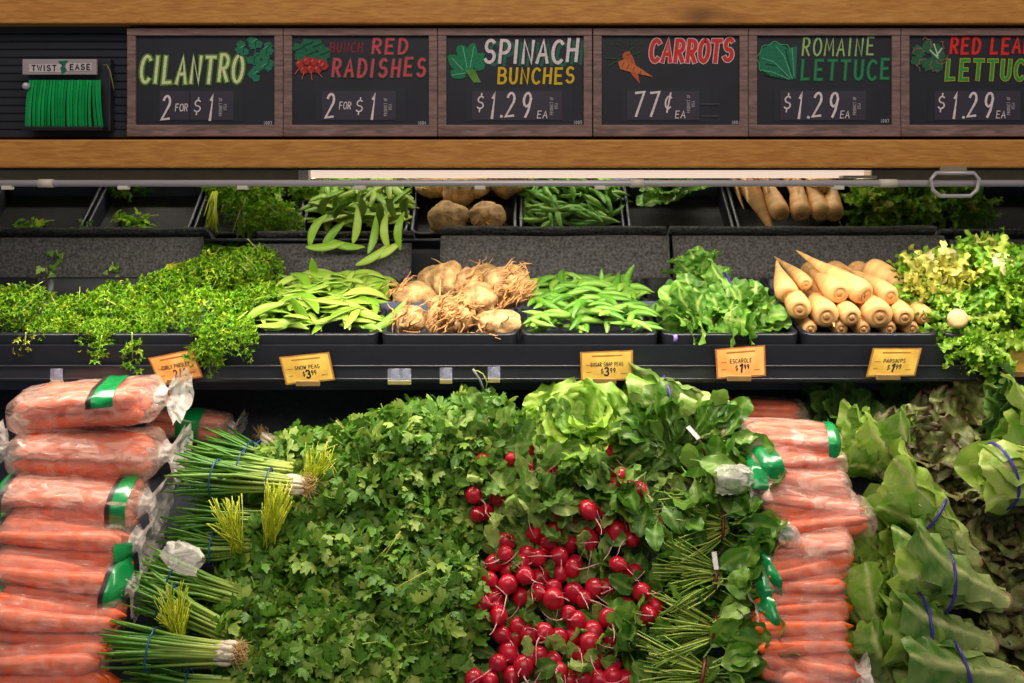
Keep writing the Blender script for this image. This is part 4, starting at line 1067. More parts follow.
def bag(name, M, L_, hd, hh, cm, grid, labels, tails, lab, group, seed, fm=None, wr=1.0):
    """bag along X. labels: list of (x0,x1,dark_side,a0,a1); tails: -1 / +1 ends with flared film"""
    r = random.Random(seed)
    e = empty(name, (0, 0, 0), lab, 'carrot bag', group); e.matrix_world = M
    ny, nz_ = grid
    for iz in range(nz_):
        for iy in range(ny):
            z = (-1 + 2 * (iz + .5) / nz_) * hh * .80 + r.uniform(-.002, .002); y = (-1 + 2 * (iy + .5) / ny) * hd * .74 * math.sqrt(max(.2, 1 - (z / hh) ** 2 * .5))
            d = Vector((r.choice((-1, 1)), r.uniform(-.03, .03), r.uniform(-.03, .03)))
            mobj('carrot', r.choice(cm), e, place(d, rv(r), (r.uniform(-.1, .1) * L_ * .3, y, z), r.uniform(.92, 1.05)))
    def surf(x, a, off=0.0):
        u = x / (L_ / 2); au = abs(u); end = 1.0
        sgn = 1 if u > 0 else -1
        if au > .84:
            f = (au - .84) / .16
            end = 1 - .45 * f * f if au <= 1 else .55
        if au > 1:
            if sgn in tails:
                g = (au - 1) / .22; end = .55 - .25 * math.sin(min(1, g * 2) * PI / 2) + max(0, g - .4) * 1.0
            else: end = max(.04, .55 - (au - 1) / .10 * .5)
        ca, sa = math.cos(a), math.sin(a)
        pw = .78
        y = hd * (abs(ca) ** pw) * (1 if ca > 0 else -1); z = hh * (abs(sa) ** pw) * (1 if sa > 0 else -1)
        wrk = .0035 * wr * (noise.noise(Vector((x * 22, ca * 2.2 + seed, sa * 2.2))) + .7 * noise.noise(Vector((x * 50, ca * 4 + seed, sa * 5))))
        # film sinks between the carrots
        wrk -= .003 * abs(math.sin(a * 3.0 + seed))
        if au > 1: wrk += .007 * noise.noise(Vector((x * 60, ca * 5, sa * 5 + seed))) + .005 * math.sin(a * 9 + seed)
        k = 1 + (wrk + off) / max(.02, math.hypot(y, z))
        return (x, y * end * k, z * end * k)
    def strip(x0, x1, nx, a0, a1, na, off, mat, nm, wrap=False):
        xs = np.linspace(x0, x1, nx); an = np.linspace(a0, a1, na + (1 if not wrap else 0) if not wrap else na + 1)
        if wrap: an = an[:-1]
        V = [surf(x, a, off) for x in xs for a in an]
        return MB().add(V, grid_tris(nx, len(an), wrap)).build(nm, mat, e)
    lo = -L_ / 2 * 1.06 if -1 not in tails else -L_ / 2 * 1.0
    hi = L_ / 2 * 1.06 if 1 not in tails else L_ / 2 * 1.0
    fo = strip(lo, hi, 30, 0, 2 * PI, 30, .003, fm or M_FILM, 'film', True)
    for sgn in tails:
        strip(sgn * L_ / 2 * .99, sgn * L_ / 2 * 1.27, 11, 0, 2 * PI, 30, .001, M_FILM2, 'film_end', True)
    for (x0, x1, dk, a0, a1) in labels:
        lb = strip(x0 * L_, x1 * L_, 8, a0, a1, 16, .0048, M_GREENLAB, 'label')
        if dk: strip((x0 - .035 if dk < 0 else x1) * L_, (x0 if dk < 0 else x1 + .035) * L_, 3, a0, a1, 16, .0048, M_DARKLAB, 'label_edge')
    return e
# left pile (x centre px, row, depth, tilt, length)
LB = [
 (88, 404, 1.790, .10, .268, [(.12, .26, -1, .35, 2.85)], (1,), 'on top of the left pile with a green label across it'),
 (88, 452, 1.765, -.03, .262, [], (1, -1), 'second from top in the left pile, no label, frayed clear ends'),
 (72, 499, 1.715, -.06, .245, [(.34, .44, -1, .2, 4.6), (-.52, -.42, 1, .2, 4.4)], (1,), 'third in the left pile with green at both ends'),
 (62, 538, 1.670, -.05, .240, [(.44, .52, 0, 2.5, 5.2), (-.50, -.40, 1, .2, 4.0)], (1,), 'fourth in the left pile ending in the clear film tail'),
 (58, 577, 1.625, -.13, .225, [(.42, .52, -1, .2, 5.0), (-.52, -.44, 0, .2, 4.0)], (1,), 'fifth in the left pile, sloping down toward the scallions'),
 (50, 619, 1.580, -.10, .220, [(-.5, -.36, 0, .2, 4.0), (.44, .52, 0, 3.2, 5.2)], (), 'sixth in the left pile, above the lowest full one'),
 (36, 661, 1.540, -.02, .220, [], (), 'second lowest in the left pile, its carrots pressed flat'),
 (34, 704, 1.505, .0, .220, [], (), 'at the bottom of the left pile, cut by the frame')]
for k, (p, r_, Y, ti, L_, labs, tl, w) in enumerate(LB):
    M = Matrix.Translation(W(p, r_, Y)) @ Matrix.Rotation(-ti, 4, 'Y') @ Matrix.Rotation(R.uniform(-.06, .06), 4, 'Z') @ Matrix.Rotation(math.radians(12), 4, 'X')
    bag('carrot_bag', M, L_, .056, .0350, CARM, (3, 2), labs, tl, 'bag of carrots ' + w, 'bagged carrots in the left pile', 31 + k, FILMS[0 if k < 3 else 1], wr=1.3)  # pinker film on the upper bags stands in for the stronger light there
# clear knotted tail beside the fourth bag and a bag end in the shade behind the top one
def film_knot(loc, d, ln, w, lab, seed, grp_='clear film tails'):
    e = empty('film_tail', loc, lab, 'film tail', grp_); r = random.Random(seed); d = Vector(d).normalized()
    pts = []; rad = []
    for i in range(9):
        f = i / 8; pts.append(d * ln * f); rad.append(w * (.35 + .75 * math.sin(PI * min(1, f * .75 + .05)) ))
    V, T = tube(pts, rad, 22, False)
    V = np.array([Vector(v) * 1 + rv(r, .0025) + Vector(v).normalized() * .006 * noise.noise(Vector(v) * 120 + Vector((seed, 0, 0))) for v in V])
    MB().add(V, T).build('film', M_FILM2, e)
film_knot(W(164, 548, 1.575), (.9, 0, -.45), .062, .021, 'clear crumpled film tail lying on the scallions', 3)
film_knot(W(752, 476, 1.665), (-.95, -.1, -.12), .062, .022, 'clear film tail reaching over the spinach beside the right carrots', 7)
film_knot(W(800, 541, 1.60), (-.8, 0, .35), .04, .015, 'milky crumpled film end halfway down the right carrots', 9)
M = Matrix.Translation(W(190, 425, 1.95)) @ Matrix.Rotation(.1, 4, 'Y')
bag('carrot_bag', M, .16, .04, .03, CARS, (2, 2), [(-.1, .18, 0, .2, 4.0)], (1,), 'carrot bag end in the shade behind the top left bag', 'bagged carrots behind the left pile', 77)

RB = [
 (762, 413, 1.98, .0, .17, [], (), 'deep in the shade at the back of the right column'),
 (790, 438, 1.90, .05, .165, [(.36, .5, 0, .2, 3.3), (-.62, -.5, 0, .2, 4)], (), 'second from the back in the right column, green tip'),
 (798, 460, 1.86, .0, .16, [(-.5, -.28, 0, .2, 4.6)], (), 'with a big green label end beside the spinach tag'),
 (795, 479, 1.82, -.09, .175, [(-.5, -.3, 0, .2, 3.0)], (-1,), 'with the long clear film tail reaching the spinach'),
 (808, 500, 1.79, -.05, .165, [], (-1,), 'pink with three carrots pressed flat, below the film tail'),
 (822, 520, 1.765, .06, .165, [(-.5, -.36, 0, 2.0, 4.8)], (), 'reaching furthest right in the right column'),
 (806, 545, 1.73, .14, .14, [(-.56, -.40, 0, .2, 4.6)], (-1,), 'with a milky crumpled left end, tilted down'),
 (802, 567, 1.70, .05, .14, [(-.5, -.42, 0, .2, 4.6)], (), 'dark and narrow under the milky one'),
 (797, 584, 1.675, .02, .14, [(-.5, -.36, 0, .2, 3.0)], (), 'with one carrot poking out to the left'),
 (800, 604, 1.65, -.05, .135, [(-.54, -.38, 0, .2, 3.2)], (-1,), 'shiny with a small green label at its left end'),
 (800, 624, 1.62, .04, .13, [], (), 'with wrinkled dull film, above the three lowest'),
 (800, 644, 1.60, -.06, .135, [], (), 'third from the bottom of the right column'),
 (806, 664, 1.575, -.14, .14, [], (1,), 'second from the bottom of the right column'),
 (825, 684, 1.55, -.10, .15, [], (), 'lowest of the right column, cut by the frame')]
for k, (p, r_, Y, ti, L_, labs, tl, w) in enumerate(RB):
    Y = 1.93 if k == 0 else 2481 / (r_ + 949) - .04
    M = Matrix.Translation(W(p, r_, Y)) @ Matrix.Rotation(-ti, 4, 'Y') @ Matrix.Rotation(R.uniform(-.25, .25), 4, 'Z') @ Matrix.Rotation(R.uniform(-.08, .08), 4, 'Y') @ Matrix.Rotation(math.radians(18), 4, 'X')
    bag('carrot_bag', M, L_, .042, .0215, CARS, (3, 2), labs, tl, 'bag of carrots ' + w, 'bagged carrots in the right column', 51 + k, FILMS[0 if k in (1, 2, 3, 4, 6) else 1])

# ------------------------------------------------------------------ heads of lettuce
def leafset(n, L_, Wd, prof, mat, seed, fold=.45, ruf=.07, rf=3, curl=(.1, .6), jag=.0, nu=14, nv=9, vein=.11, vstr=1.3, side=.9, jn=.0, rimw=.3, nm='leaf', blis=.004, pale=.85):
    r = random.Random(seed)
    return [MB().add(*leaf_grid(L_, Wd, prof, nu, nv, fold * r.uniform(.7, 1.3), -r.uniform(*curl), ruf * r.uniform(.7, 1.3), rf * r.uniform(.8, 1.2), seed + k, jag, vein, vstr, side, rimw, jn, blis, pale)).mesh(nm, mat) for k in range(n)]
LROM = leafset(6, .205, .092, p_romaine, M_ROM, 300, .5, .10, 4.6, (.0, .7), .03, 18, 9, blis=.009)
LROMP = leafset(4, .20, .10, p_romaine, M_ROML, 320, .6, .07, 4, (-.3, .2), .02, blis=.006)
LGL = leafset(5, .13, .10, p_romaine, M_GLEAF, 340, .3, .15, 5.5, (.3, 1.3), .05, 18, 9)
LRED = leafset(5, .13, .095, p_romaine, M_REDL, 360, .3, .14, 6, (.5, 1.6), .05, 18, 9, blis=.008)
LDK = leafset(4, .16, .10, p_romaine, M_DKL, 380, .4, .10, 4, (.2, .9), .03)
LESC = leafset(5, .15, .085, p_romaine, M_ESC, 400, .35, .10, 4.5, (.2, 1.0), .04, 16, 9)
M_CORE = plain('pale_cut_core', (192, 158, 112), .5, .15, 40)
def head(butt, tip, sets, lab, cat='lettuce', name='romaine_lettuce', n=16, R0=.032, splay=.35, band=.45, bandmat=None, scale=1.0, grp_='lettuce heads at the right', core=True, pole=None, seed=0, inner=None):
    r = random.Random(seed + int(butt.x * 1000)); ax = (tip - butt); Ln = ax.length; ax.normalize()
    e = empty(name, butt, lab, cat, grp_)
    e1 = ax.cross(SN).normalized(); e2 = e1.cross(ax)
    for k in range(n):
        f = k / n; th = PI / 2 + k * 2.39996 + r.uniform(-.2, .2) * (k > 0)
        rad = e1 * math.cos(th) + e2 * math.sin(th)
        rr_ = R0 * (1 - .75 * f); sp = splay * (1 - .8 * f) + r.uniform(-.06, .06)
        d = ax * math.cos(sp) + rad * math.sin(sp)
        pos = rad * rr_ * .55 + ax * r.uniform(0, .012)
        ms = (inner if inner and f > .5 else sets)
        mobj('leaf', r.choice(ms), e, place(d, -rad + rv(r, .15), pos, scale * r.uniform(.85, 1.05) * (1 - .12 * f)))
    if core:
        V, T = lathe([(.001, -.006), (R0 * .36, -.006), (R0 * .46, 0), (R0 * .5, .02)], 14)
        mobj('core', MB().add(V, T).mesh('core', M_CORE), e, place(ax, SN, (0, 0, 0)))
    if band:
        m_ = ax * Ln * band; ww = R0 * .6 + band * Ln * math.sin(splay) * .75 + .013
        loop = [m_ + e1 * math.cos(t_) * ww + e2 * math.sin(t_) * ww + ax * .004 * math.sin(2 * t_) for t_ in np.linspace(0, 2 * PI, 21)]
        V, T = tube(loop, .0024, 6); mobj('rubber_band', MB().add(V, T).mesh('rubber_band', bandmat or M_BAND), e)
    return e
def H(b_, t_, *a, hb=.0, ht=.0, **k): return head(S(*b_, hb), S(*t_, ht), *a, **k)
RG = 'romaine heads right of the carrots'
H((975, 566), (862, 470), LROM, 'romaine head with one broad ribbed leaf facing front beside the pink carrot bags', hb=.01, ht=.04, n=15, splay=.16, band=.42, grp_=RG, seed=1, inner=LROMP)
H((1002, 606), (868, 566), LROM, 'romaine head with a dark band around its pale lower half', hb=.02, ht=.02, n=16, splay=.25, band=.45, grp_=RG, seed=2, inner=LROMP)
H((992, 645), (850, 620), LROM, 'romaine head with curling dark leaves over the lower carrot bags', hb=.0, ht=.02, n=16, splay=.28, band=.55, grp_=RG, seed=3)
H((1016, 684), (880, 672), LROM, 'lowest romaine head, banded, at the bottom right', hb=.02, ht=.01, n=16, splay=.22, band=.45, grp_=RG, seed=4, inner=LROMP)
head(W(1088, 468, 1.655), W(945, 480, 1.645), LROMP, 'pale plump romaine head at the right edge with a purple band', n=16, splay=.16, band=.62, R0=.036, grp_=RG, seed=5)
H((920, 470), (835, 430), LROM, 'romaine head behind the broad ribbed leaf', hb=-.05, ht=-.01, n=12, splay=.35, band=0, scale=.85, grp_=RG, seed=6)
H((930, 478), (880, 425), LROM, 'dark romaine head with loose leaves under the shelf', hb=-.05, ht=-.02, n=10, splay=.4, band=0, scale=.75, grp_=RG, seed=7)
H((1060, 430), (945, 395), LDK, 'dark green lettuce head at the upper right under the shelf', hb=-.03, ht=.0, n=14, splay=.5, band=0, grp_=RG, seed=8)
H((1075, 440), (975, 430), LROM, 'green lettuce head above the pale plump one', hb=.02, ht=.03, n=12, splay=.35, band=0, scale=.9, grp_=RG, seed=9)
H((915, 572), (850, 528), LROM, 'romaine leaves filling the gap beside the widest carrot bag', hb=-.05, ht=-.03, n=12, splay=.55, band=0, scale=.62, core=False, grp_=RG, seed=14)
H((880, 640), (835, 560), LROM, 'romaine leaves flopping over the ends of the carrot bags', hb=-.02, ht=.02, n=9, splay=.5, band=0, scale=.7, core=False, grp_=RG, seed=10)
H((900, 690), (850, 640), LROM, 'loose dark romaine leaves beside the lowest carrot bag', hb=-.03, ht=.0, n=10, splay=.55, band=0, scale=.75, core=False, grp_=RG, seed=11)
GR = 'red leaf lettuces at the far right'
def rosette(p, r_, sets, lab, name, n=22, h=0.0, scale=1.0, grp_=GR, cat='lettuce', tilt=(0, 0), seed=0, core=False, base=None, nrm=None, band=0):
    b_ = S(p, r_, h - .05) if base is None else base
    nn = (nrm or SN) + Vector((tilt[0], 0, 0)) + UP * tilt[1]
    return head(b_, b_ + nn.normalized() * .1, sets, lab, cat, name, n, .03, 1.15, band, None, scale, grp_, core, seed=seed)
rosette(928, 450, LRED, 'brownish red leaf lettuce behind the broad romaine leaf', 'red_leaf_lettuce', 24, .0, .8, seed=1)
rosette(955, 480, LRED, 'frilly red leaf lettuce left of the purple band', 'red_leaf_lettuce', 20, .0, .75, seed=2)
rosette(1010, 540, LRED, 'dark frilly red leaf lettuce right of the romaine heads', 'red_leaf_lettuce', 26, .0, .9, seed=3)
rosette(985, 520, LRED, 'red leaf lettuce with green heart under the pale romaine', 'red_leaf_lettuce', 20, -.01, .7, seed=4)
rosette(1025, 600, LRED, 'red leaf lettuce at the right edge, halfway down', 'red_leaf_lettuce', 24, -.01, .85, seed=5)
rosette(1030, 660, LRED, 'lowest red leaf lettuce in the bottom right corner', 'red_leaf_lettuce', 22, -.02, .8, seed=6)
rosette(980, 405, LRED, 'red leaf lettuce under the shelf at the upper right', 'red_leaf_lettuce', 18, -.03, .85, seed=7)
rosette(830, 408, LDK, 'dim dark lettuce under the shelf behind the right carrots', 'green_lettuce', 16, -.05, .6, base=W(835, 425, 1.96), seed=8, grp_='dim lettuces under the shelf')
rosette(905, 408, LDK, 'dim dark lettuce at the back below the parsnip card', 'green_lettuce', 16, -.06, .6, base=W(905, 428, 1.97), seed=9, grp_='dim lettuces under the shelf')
# green leaf lettuce and romaine at the top centre
rosette(585, 428, LGL, 'bright ruffled green leaf lettuce above the radishes', 'green_leaf_lettuce', 24, .01, .85, seed=10, grp_='lettuces above the radishes', tilt=(0, .2))
rosette(555, 425, LGL, 'ruffled pale lettuce next to the cilantro heap', 'green_leaf_lettuce', 16, -.01, .65, seed=11, grp_='lettuces above the radishes')
H((728, 408), (612, 402), LROM, 'dark romaine head with purple bands lying under the shelf', hb=.0, ht=.01, n=14, splay=.18, band=.55, scale=.92, grp_='lettuces above the radishes', seed=12)
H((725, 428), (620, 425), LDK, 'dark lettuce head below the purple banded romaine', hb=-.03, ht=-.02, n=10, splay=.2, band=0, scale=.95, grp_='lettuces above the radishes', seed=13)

# ------------------------------------------------------------------ upper trays: curly parsley
par = herb_protos('parsley_bunch', 4, 420, (.075, .07, .055), PAR, .0175, M_PAR, .06, 'bright curly parsley bunch in the heap left of the snow peas', 'parsley', 'curly parsley bunches in the left trays', True, .5, .6)
pspots = [(20, 312, .00, 'at the left edge of the frame', .9), (72, 318, .0, 'second from the left edge', .8), (120, 312, .005, 'beside the tilted parsley card', .95), (165, 300, .01, 'left of the tallest parsley', 1.0), (212, 282, .02, 'at the top of the heap', 1.05), (250, 272, .02, 'at the heap top touching the snow pea pad', .95), (262, 306, .0, 'beside the snow peas', .85), (215, 318, .01, 'in front, hanging over the shelf edge', 1.0), (150, 325, -.005, 'low in front above the tilted card', .8), (100, 336, -.01, 'low in front, spilling past the rim', .6), (228, 338, .0, 'lowest in front above the shelf edge', .75), (50, 332, -.01, 'low in front near the left edge', .6), (255, 255, .0, 'at the back of the heap', .9), (205, 262, -.005, 'behind the heap top near the mirror', .9)]
rc = random.Random(17)
for k, (p, r_, h, w, s_) in enumerate(pspots):
    loc = TR(p, r_, h)
    put(par, k, place((math.cos(k * 1.9), math.sin(k * 1.9), 0), Vector((0, -.45, .9)) + rv(rc, .15), loc, s_), 'curly parsley bunch ' + w)
def sprig(loc, lab, n, size, seed, leaves, mat, d=(0, -.4, -1), ln=.05, grp_='stray sprigs'):
    e = empty('herb_sprig', loc, lab, 'sprig', grp_); r = random.Random(seed); d = Vector(d).normalized(); mbx = MB(); st = MB()
    pts = [d * ln * f + Vector((0, 0, .006 * math.sin(f * 3))) for f in (0, .33, .66, 1)]
    V, T = tube(pts, [.0012, .0011, .001, .0008], 5); st.add(V, T, np.tile((.5, 0, 0), (len(V), 1))); st.build('stem', M_STEM, e)
    for k in range(n):
        f = r.uniform(.3, 1.05); q = d * ln * f + rv(r, .012 * (.6 + f)); lv, lt, lc = r.choice(leaves); c = lc.copy(); c[:, 0] = r.uniform(.3, .9)
        mbx.add(apply(place(d + rv(r, .9), Vector((0, -.7, .6)) + rv(r, .5), q, size * r.uniform(.7, 1.2)), lv), lt, c)
    setp(mbx.build('leaves', mat, e), kind='stuff')
sprig(W(102, 335, 1.885), 'parsley sprig dangling below the tray left of the tilted card', 22, .016, 1, PAR, M_PAR, (-.1, -.1, -1), .05)
sprig(W(132, 332, 1.88), 'parsley sprig hanging just above the tilted card', 26, .016, 2, PAR, M_PAR, (.05, -.1, -1), .05)
sprig(W(215, 340, 1.87), 'long parsley sprig hanging between the first two price cards', 30, .016, 3, PAR, M_PAR, (.05, -.1, -1), .045)
sprig(W(196, 338, 1.87), 'parsley sprig drooping over the right corner of the tilted card', 24, .016, 4, PAR, M_PAR, (-.05, -.1, -1), .03)
sprig(W(26, 332, 1.89), 'pale cut stem end hanging at the left edge tray', 8, .012, 5, PAR, M_YSTEM, (0, -.1, -1), .03)
# leaves lying on the near-empty left trays, seen in the mirror
for k, (x, y, w) in enumerate(((-1.16, 2.17, 'flat herb sprig in the far left tray'), (-.98, 2.19, 'herb sprig at the back of the second tray'), (-.90, 2.15, 'bushy herb sprig in the second tray'), (-.84, 2.20, 'small herb sprig in the corner of the second tray'), (-1.08, 2.22, 'thin sprig across the rim of the left trays'))):
    sprig(Vector(shear(x, y, -.034)), w, 34, .020, 20 + k, CIL, M_PAR, (1 if k % 2 else -1, .3, .05), .085, 'herb sprigs lying in the left trays')
for k, (p, r_) in enumerate(((56, 250), (46, 268), (112, 262))):
    q = W(p, r_, 2.262)
    sprig(q, ('small leaf stuck to the pad at the left', 'leaf stuck low on the left pad', 'leaf stuck on the left pad near the parsley')[k], 5, .014, 40 + k, CIL, M_DKL if False else M_CIL, (.2, 0, -1), .015, 'leaves stuck on the left pad')
# stems of the rear parsley pointing at the mirror
for k, (x, y) in enumerate(((-.74, 2.20), (-.66, 2.22), (-.58, 2.21))):
    e = empty('parsley_sheaf', Vector(shear(x, y, .03)), ('left', 'middle', 'right')[k] + ' sheaf of cut parsley stems behind the parsley heap', 'parsley', 'parsley stem sheaves at the back')
    setp(mobj('stems', stem_mesh('stems', 34, (0, -.05, .01), (.01, .045, .0), .008, .02, .0014, M_YSTEM if k == 0 else M_STEM, k, 4, .006), e), kind='stuff')

# ------------------------------------------------------------------ peas
def pod_mesh(seed, L_, w, th, mat, nm, bumps=0):
    r = random.Random(seed); V = []; C = []; n = 11; cv = r.uniform(-.12, .12); bz = r.uniform(-.1, .1); S_ = 8
    for i in range(n):
        u = i / (n - 1); ww = w * max(.05, math.sin(PI * (u * .94 + .03)) ** .55) * (1 - .1 * u); tt = th * max(.12, math.sin(PI * u) ** .6) * (1 + bumps * math.sin(u * 40))
        x = (u - .5) * L_; y0 = cv * L_ * (1 - (2 * u - 1) ** 2); z0 = bz * L_ * (1 - (2 * u - 1) ** 2)
        for k in range(S_):
            a = 2 * PI * k / S_; c, s = math.cos(a), math.sin(a)
            V.append((x, y0 + ww * c, z0 + tt * s)); C.append((0, .5 if abs(c) > .9 else 0, 0))
    T = grid_tris(n, S_, True); m0 = len(V)
    V += [(-.5 * L_ - .004, 0, z0 * 0), (.5 * L_ + .006, 0, 0)]; C += [(0, .4, 0)] * 2
    T += [(m0, (k + 1) % S_, k) for k in range(S_)] + [(m0 + 1, m0 - S_ + k, m0 - S_ + (k + 1) % S_) for k in range(S_)]
    return MB().add(V, T, C).mesh(nm, mat)
SNOW = [pod_mesh(k, .086, .0108, .0030, M_SNOW, 'snow_pea') for k in range(5)]
SNAP = [pod_mesh(20 + k, .070, .0076, .0066, M_SNAP, 'snap_pea', .06) for k in range(5)]
def heap(name, meshes, x0, x1, y0, y1, hmax, layers, per, lab, cat, grp_, seed, zmin=-.04, flat=.35, yaw=None):
    r = random.Random(seed)
    for ly in range(layers):
        for k in range(per):
            x = r.uniform(x0, x1); y = r.uniform(y0, y1)
            u = (x - (x0 + x1) / 2) / ((x1 - x0) / 2); v = (y - (y0 + y1) / 2) / ((y1 - y0) / 2)
            hgt = max(0, (1 - .5 * u * u) * (1 - (.15 if v < 0 else .5) * v * v)) * hmax
            z = zmin + (hgt - zmin) * ((ly + 1) / layers) + r.uniform(-.004, .004)
            yw = r.uniform(0, PI) if yaw is None else r.gauss(*yaw)
            d = Vector((math.cos(yw), math.sin(yw), .214 * math.sin(yw) + r.uniform(-.25, .25)))
            o_ = mobj(name, r.choice(meshes), None, place(d, Vector((0, -.25, 1)) + rv(r, flat), shear(x, y, z), r.uniform(.82, 1.12)))
            setp(o_, lab, cat, grp_)
heap('snow_pea', SNOW, -.490, -.272, 1.925, 2.215, .036, 4, 46, 'flat pale green snow pea pod in the heap left of the celery roots', 'snow pea', 'snow peas heaped in their tray', 5, .0, .4, (.15, .9))
heap('sugar_snap_pea', SNAP, .045, .262, 1.925, 2.215, .034, 4, 50, 'plump green sugar snap pea in the heap right of the celery roots', 'snap pea', 'sugar snap peas heaped in their tray', 6, -.012, .5, (.2, .8))
def one(mesh, p, r_, Y, d, n, name, lab, cat, grp_, s=1.0):
    return setp(mobj(name, mesh, None, place(d, n, W(p, r_, Y), s)), lab, cat, grp_)
rs = random.Random(9)
G_ = 'snow peas spilled over the pad'
for k, (p, r_, dx, dz, w) in enumerate(((355, 222, .1, 1, 'standing highest on the pad'), (372, 232, .2, 1, 'second of the upright pair on the pad'), (388, 228, -.05, 1, 'upright near the pad corner'), (402, 228, .1, 1, 'hanging at the pad right corner'), (385, 247, .9, .5, 'lying diagonal at the pad top'), (372, 252, .8, .5, 'lowest of the diagonal ones'), (333, 235, .5, .7, 'leaning left on the pad'), (318, 228, .4, .8, 'near the parsley stems'), (345, 240, .9, -.2, 'lying flat on the pad top'), (325, 242, .9, .1, 'at the left top of the pad'))):
    one(rs.choice(SNOW), p, r_ + 3, 2.262 - .002 * k, (dx, .05, dz), (.1, -1, .35), 'snow_pea', 'snow pea pod spilled behind the heap, ' + w, 'snow pea', G_, .95)
for k, (p, r_, dx, dy, dz) in enumerate(((318, 282, .25, .5, -1), (361, 334, 1, -.3, -.1), (286, 335, 1, -.2, .05), (388, 322, .6, .2, .5), (300, 324, -.35, -.2, 1), (262, 320, 1, .1, .5))):
    one(rs.choice(SNOW), p, r_ - 6, 1.94 if k else 2.19, (dx, dy, dz), (0, -1, .6), 'snow_pea', 'snow pea pod ' + ('poking up at the back of the heap', 'crossing the front rim of its tray', 'lying along the front rim by the parsley', 'standing at the corner next to the celery roots', 'leaning steeply in the front middle of the heap', 'sticking out toward the parsley')[k], 'snow pea', 'snow peas on the heap edge', 1.0)
for k, (p, r_, dx, dz) in enumerate(((580, 290, -.35, 1), (598, 287, .2, 1), (630, 282, .2, 1), (636, 291, 1, -.05), (640, 303, 1, -.1))):
    one(SNAP[k], p, r_, 2.12, (dx, -.1, dz), (0, -1, .5), 'sugar_snap_pea', 'sugar snap pea ' + ('standing steeply at the left back of its heap', 'standing with a pointed tip at the heap top', 'upright at the right back of its heap', 'lying across the back toward the escarole', 'stretched toward the escarole leaves')[k], 'snap pea', 'snap peas on the heap edge', 1.0)

# ------------------------------------------------------------------ celery roots
M_CEL = None
m, nt, b = new_mat('celery_root_skin'); N = nt.nodes; Lk = nt.links
tc = N.new('ShaderNodeTexCoord'); nz = N.new('ShaderNodeTexNoise'); nz.inputs['Scale'].default_value = 26; nz.inputs['Detail'].default_value = 8; nz.inputs['Roughness'].default_value = .7
Lk.new(tc.outputs['Object'], nz.inputs[0]); r_ = N.new('ShaderNodeValToRGB'); r_.color_ramp.elements[0].position = .36; r_.color_ramp.elements[1].position = .62
r_.color_ramp.elements[0].color = lin((128, 84, 46)) + (1,); r_.color_ramp.elements[1].color = lin((226, 184, 124)) + (1,)
Lk.new(nz.outputs[0], r_.inputs[0]); Lk.new(r_.outputs[0], b.inputs['Base Color']); b.inputs['Roughness'].default_value = .7
bp = N.new('ShaderNodeBump'); bp.inputs['Strength'].default_value = .9; bp.inputs['Distance'].default_value = .006; Lk.new(nz.outputs[0], bp.inputs['Height']); Lk.new(bp.outputs[0], b.inputs['Normal'])
M_CEL = m
M_CROOT = plain('celery_root_rootlets', (190, 140, 84), .8, .35, 60)
def celery(p, r_, Y, rx, rz, d, lab, seed, hairy=20):
    """rx,rz radii in px at that depth; d: direction the rooty end faces"""
    r = random.Random(seed); c = W(p, r_, Y); k = Y / F
    e = empty('celery_root', c, lab, 'celery root', 'celery roots in the middle tray')
    bm = bmesh.new(); bmesh.ops.create_icosphere(bm, subdivisions=4, radius=1)
    d = Vector(d).normalized()
    for v in bm.verts:
        n = v.co.normalized(); q = n.dot(d)
        f = 1 + .16 * noise.noise(n * 1.6 + Vector((seed * 3.1, 0, 0))) + .07 * noise.noise(n * 5 + Vector((seed, 4, 0)))
        if q > .2: f += (q - .2) * (.16 * noise.noise(n * 9 + Vector((seed, 0, 2))) - .05)
        if q < -.7: f += (-.7 - q) * .55                       # neck where the stalks were cut
        v.co = Vector((n.x * rx * k, n.y * (rx + rz) / 2 * k, n.z * rz * k)) * f
    for fc in bm.faces: fc.smooth = True
    me = bpy.data.meshes.new('body'); bm.to_mesh(me); bm.free(); me.materials.append(M_CEL); mobj('body', me, e)
    mbx = MB()
    for i in range(hairy):
        n = (d + rv(r, .75)).normalized(); s = Vector((n.x * rx * k, n.y * (rx + rz) / 2 * k, n.z * rz * k)) * .94
        t_ = n.orthogonal().normalized() * r.choice((-1, 1)); b2 = rv(r, .6); pts = [s]
        for j in range(5): pts.append(pts[-1] + (n * .25 * (1 - j * .3) + t_ * .5 + b2 * .35 + rv(r, .3)).normalized() * .009)
        pts = [s] + [q_ if q_.length > s.length * .97 else q_.normalized() * s.length * 1.0 for q_ in pts[1:]]
        V, T = tube(pts, [.0026, .0022, .0018, .0014, .001, .0006], 5); mbx.add(V, T)
    if hairy: setp(mbx.build('rootlets', M_CROOT, e), kind='stuff')
z7 = lambda u, v: (240 + u / 3.103, 170 + v / 3.103)
celery(*z7(535, 388), 2.08, 22, 13.5, (-.8, -.3, .3), 'pale elongated celery root lying at the left of its tray', 1, 10)
celery(*z7(528, 465), 1.955, 16, 14.5, (-.3, -1, .3), 'small celery root in front at the left', 2, 12)
celery(*z7(650, 455), 1.965, 26, 22, (0, -1, .25), 'celery root with a tangle of roots facing front', 3, 60)
celery(*z7(648, 350), 2.12, 19, 19, (-.2, -.2, -1), 'smooth pale celery root standing at the back', 4, 6)
celery(*z7(712, 350), 2.10, 16, 15, (.3, -1, .1), 'browner celery root beside the smooth one at the back', 5, 20)
celery(*z7(742, 402), 2.03, 19, 17, (.6, -.5, -.8), 'celery root with a pale neck in the middle', 6, 14)
celery(*z7(832, 365), 2.07, 24, 22, (.4, -.8, .2), 'large round celery root with wiry roots beside the snap peas', 7, 44)
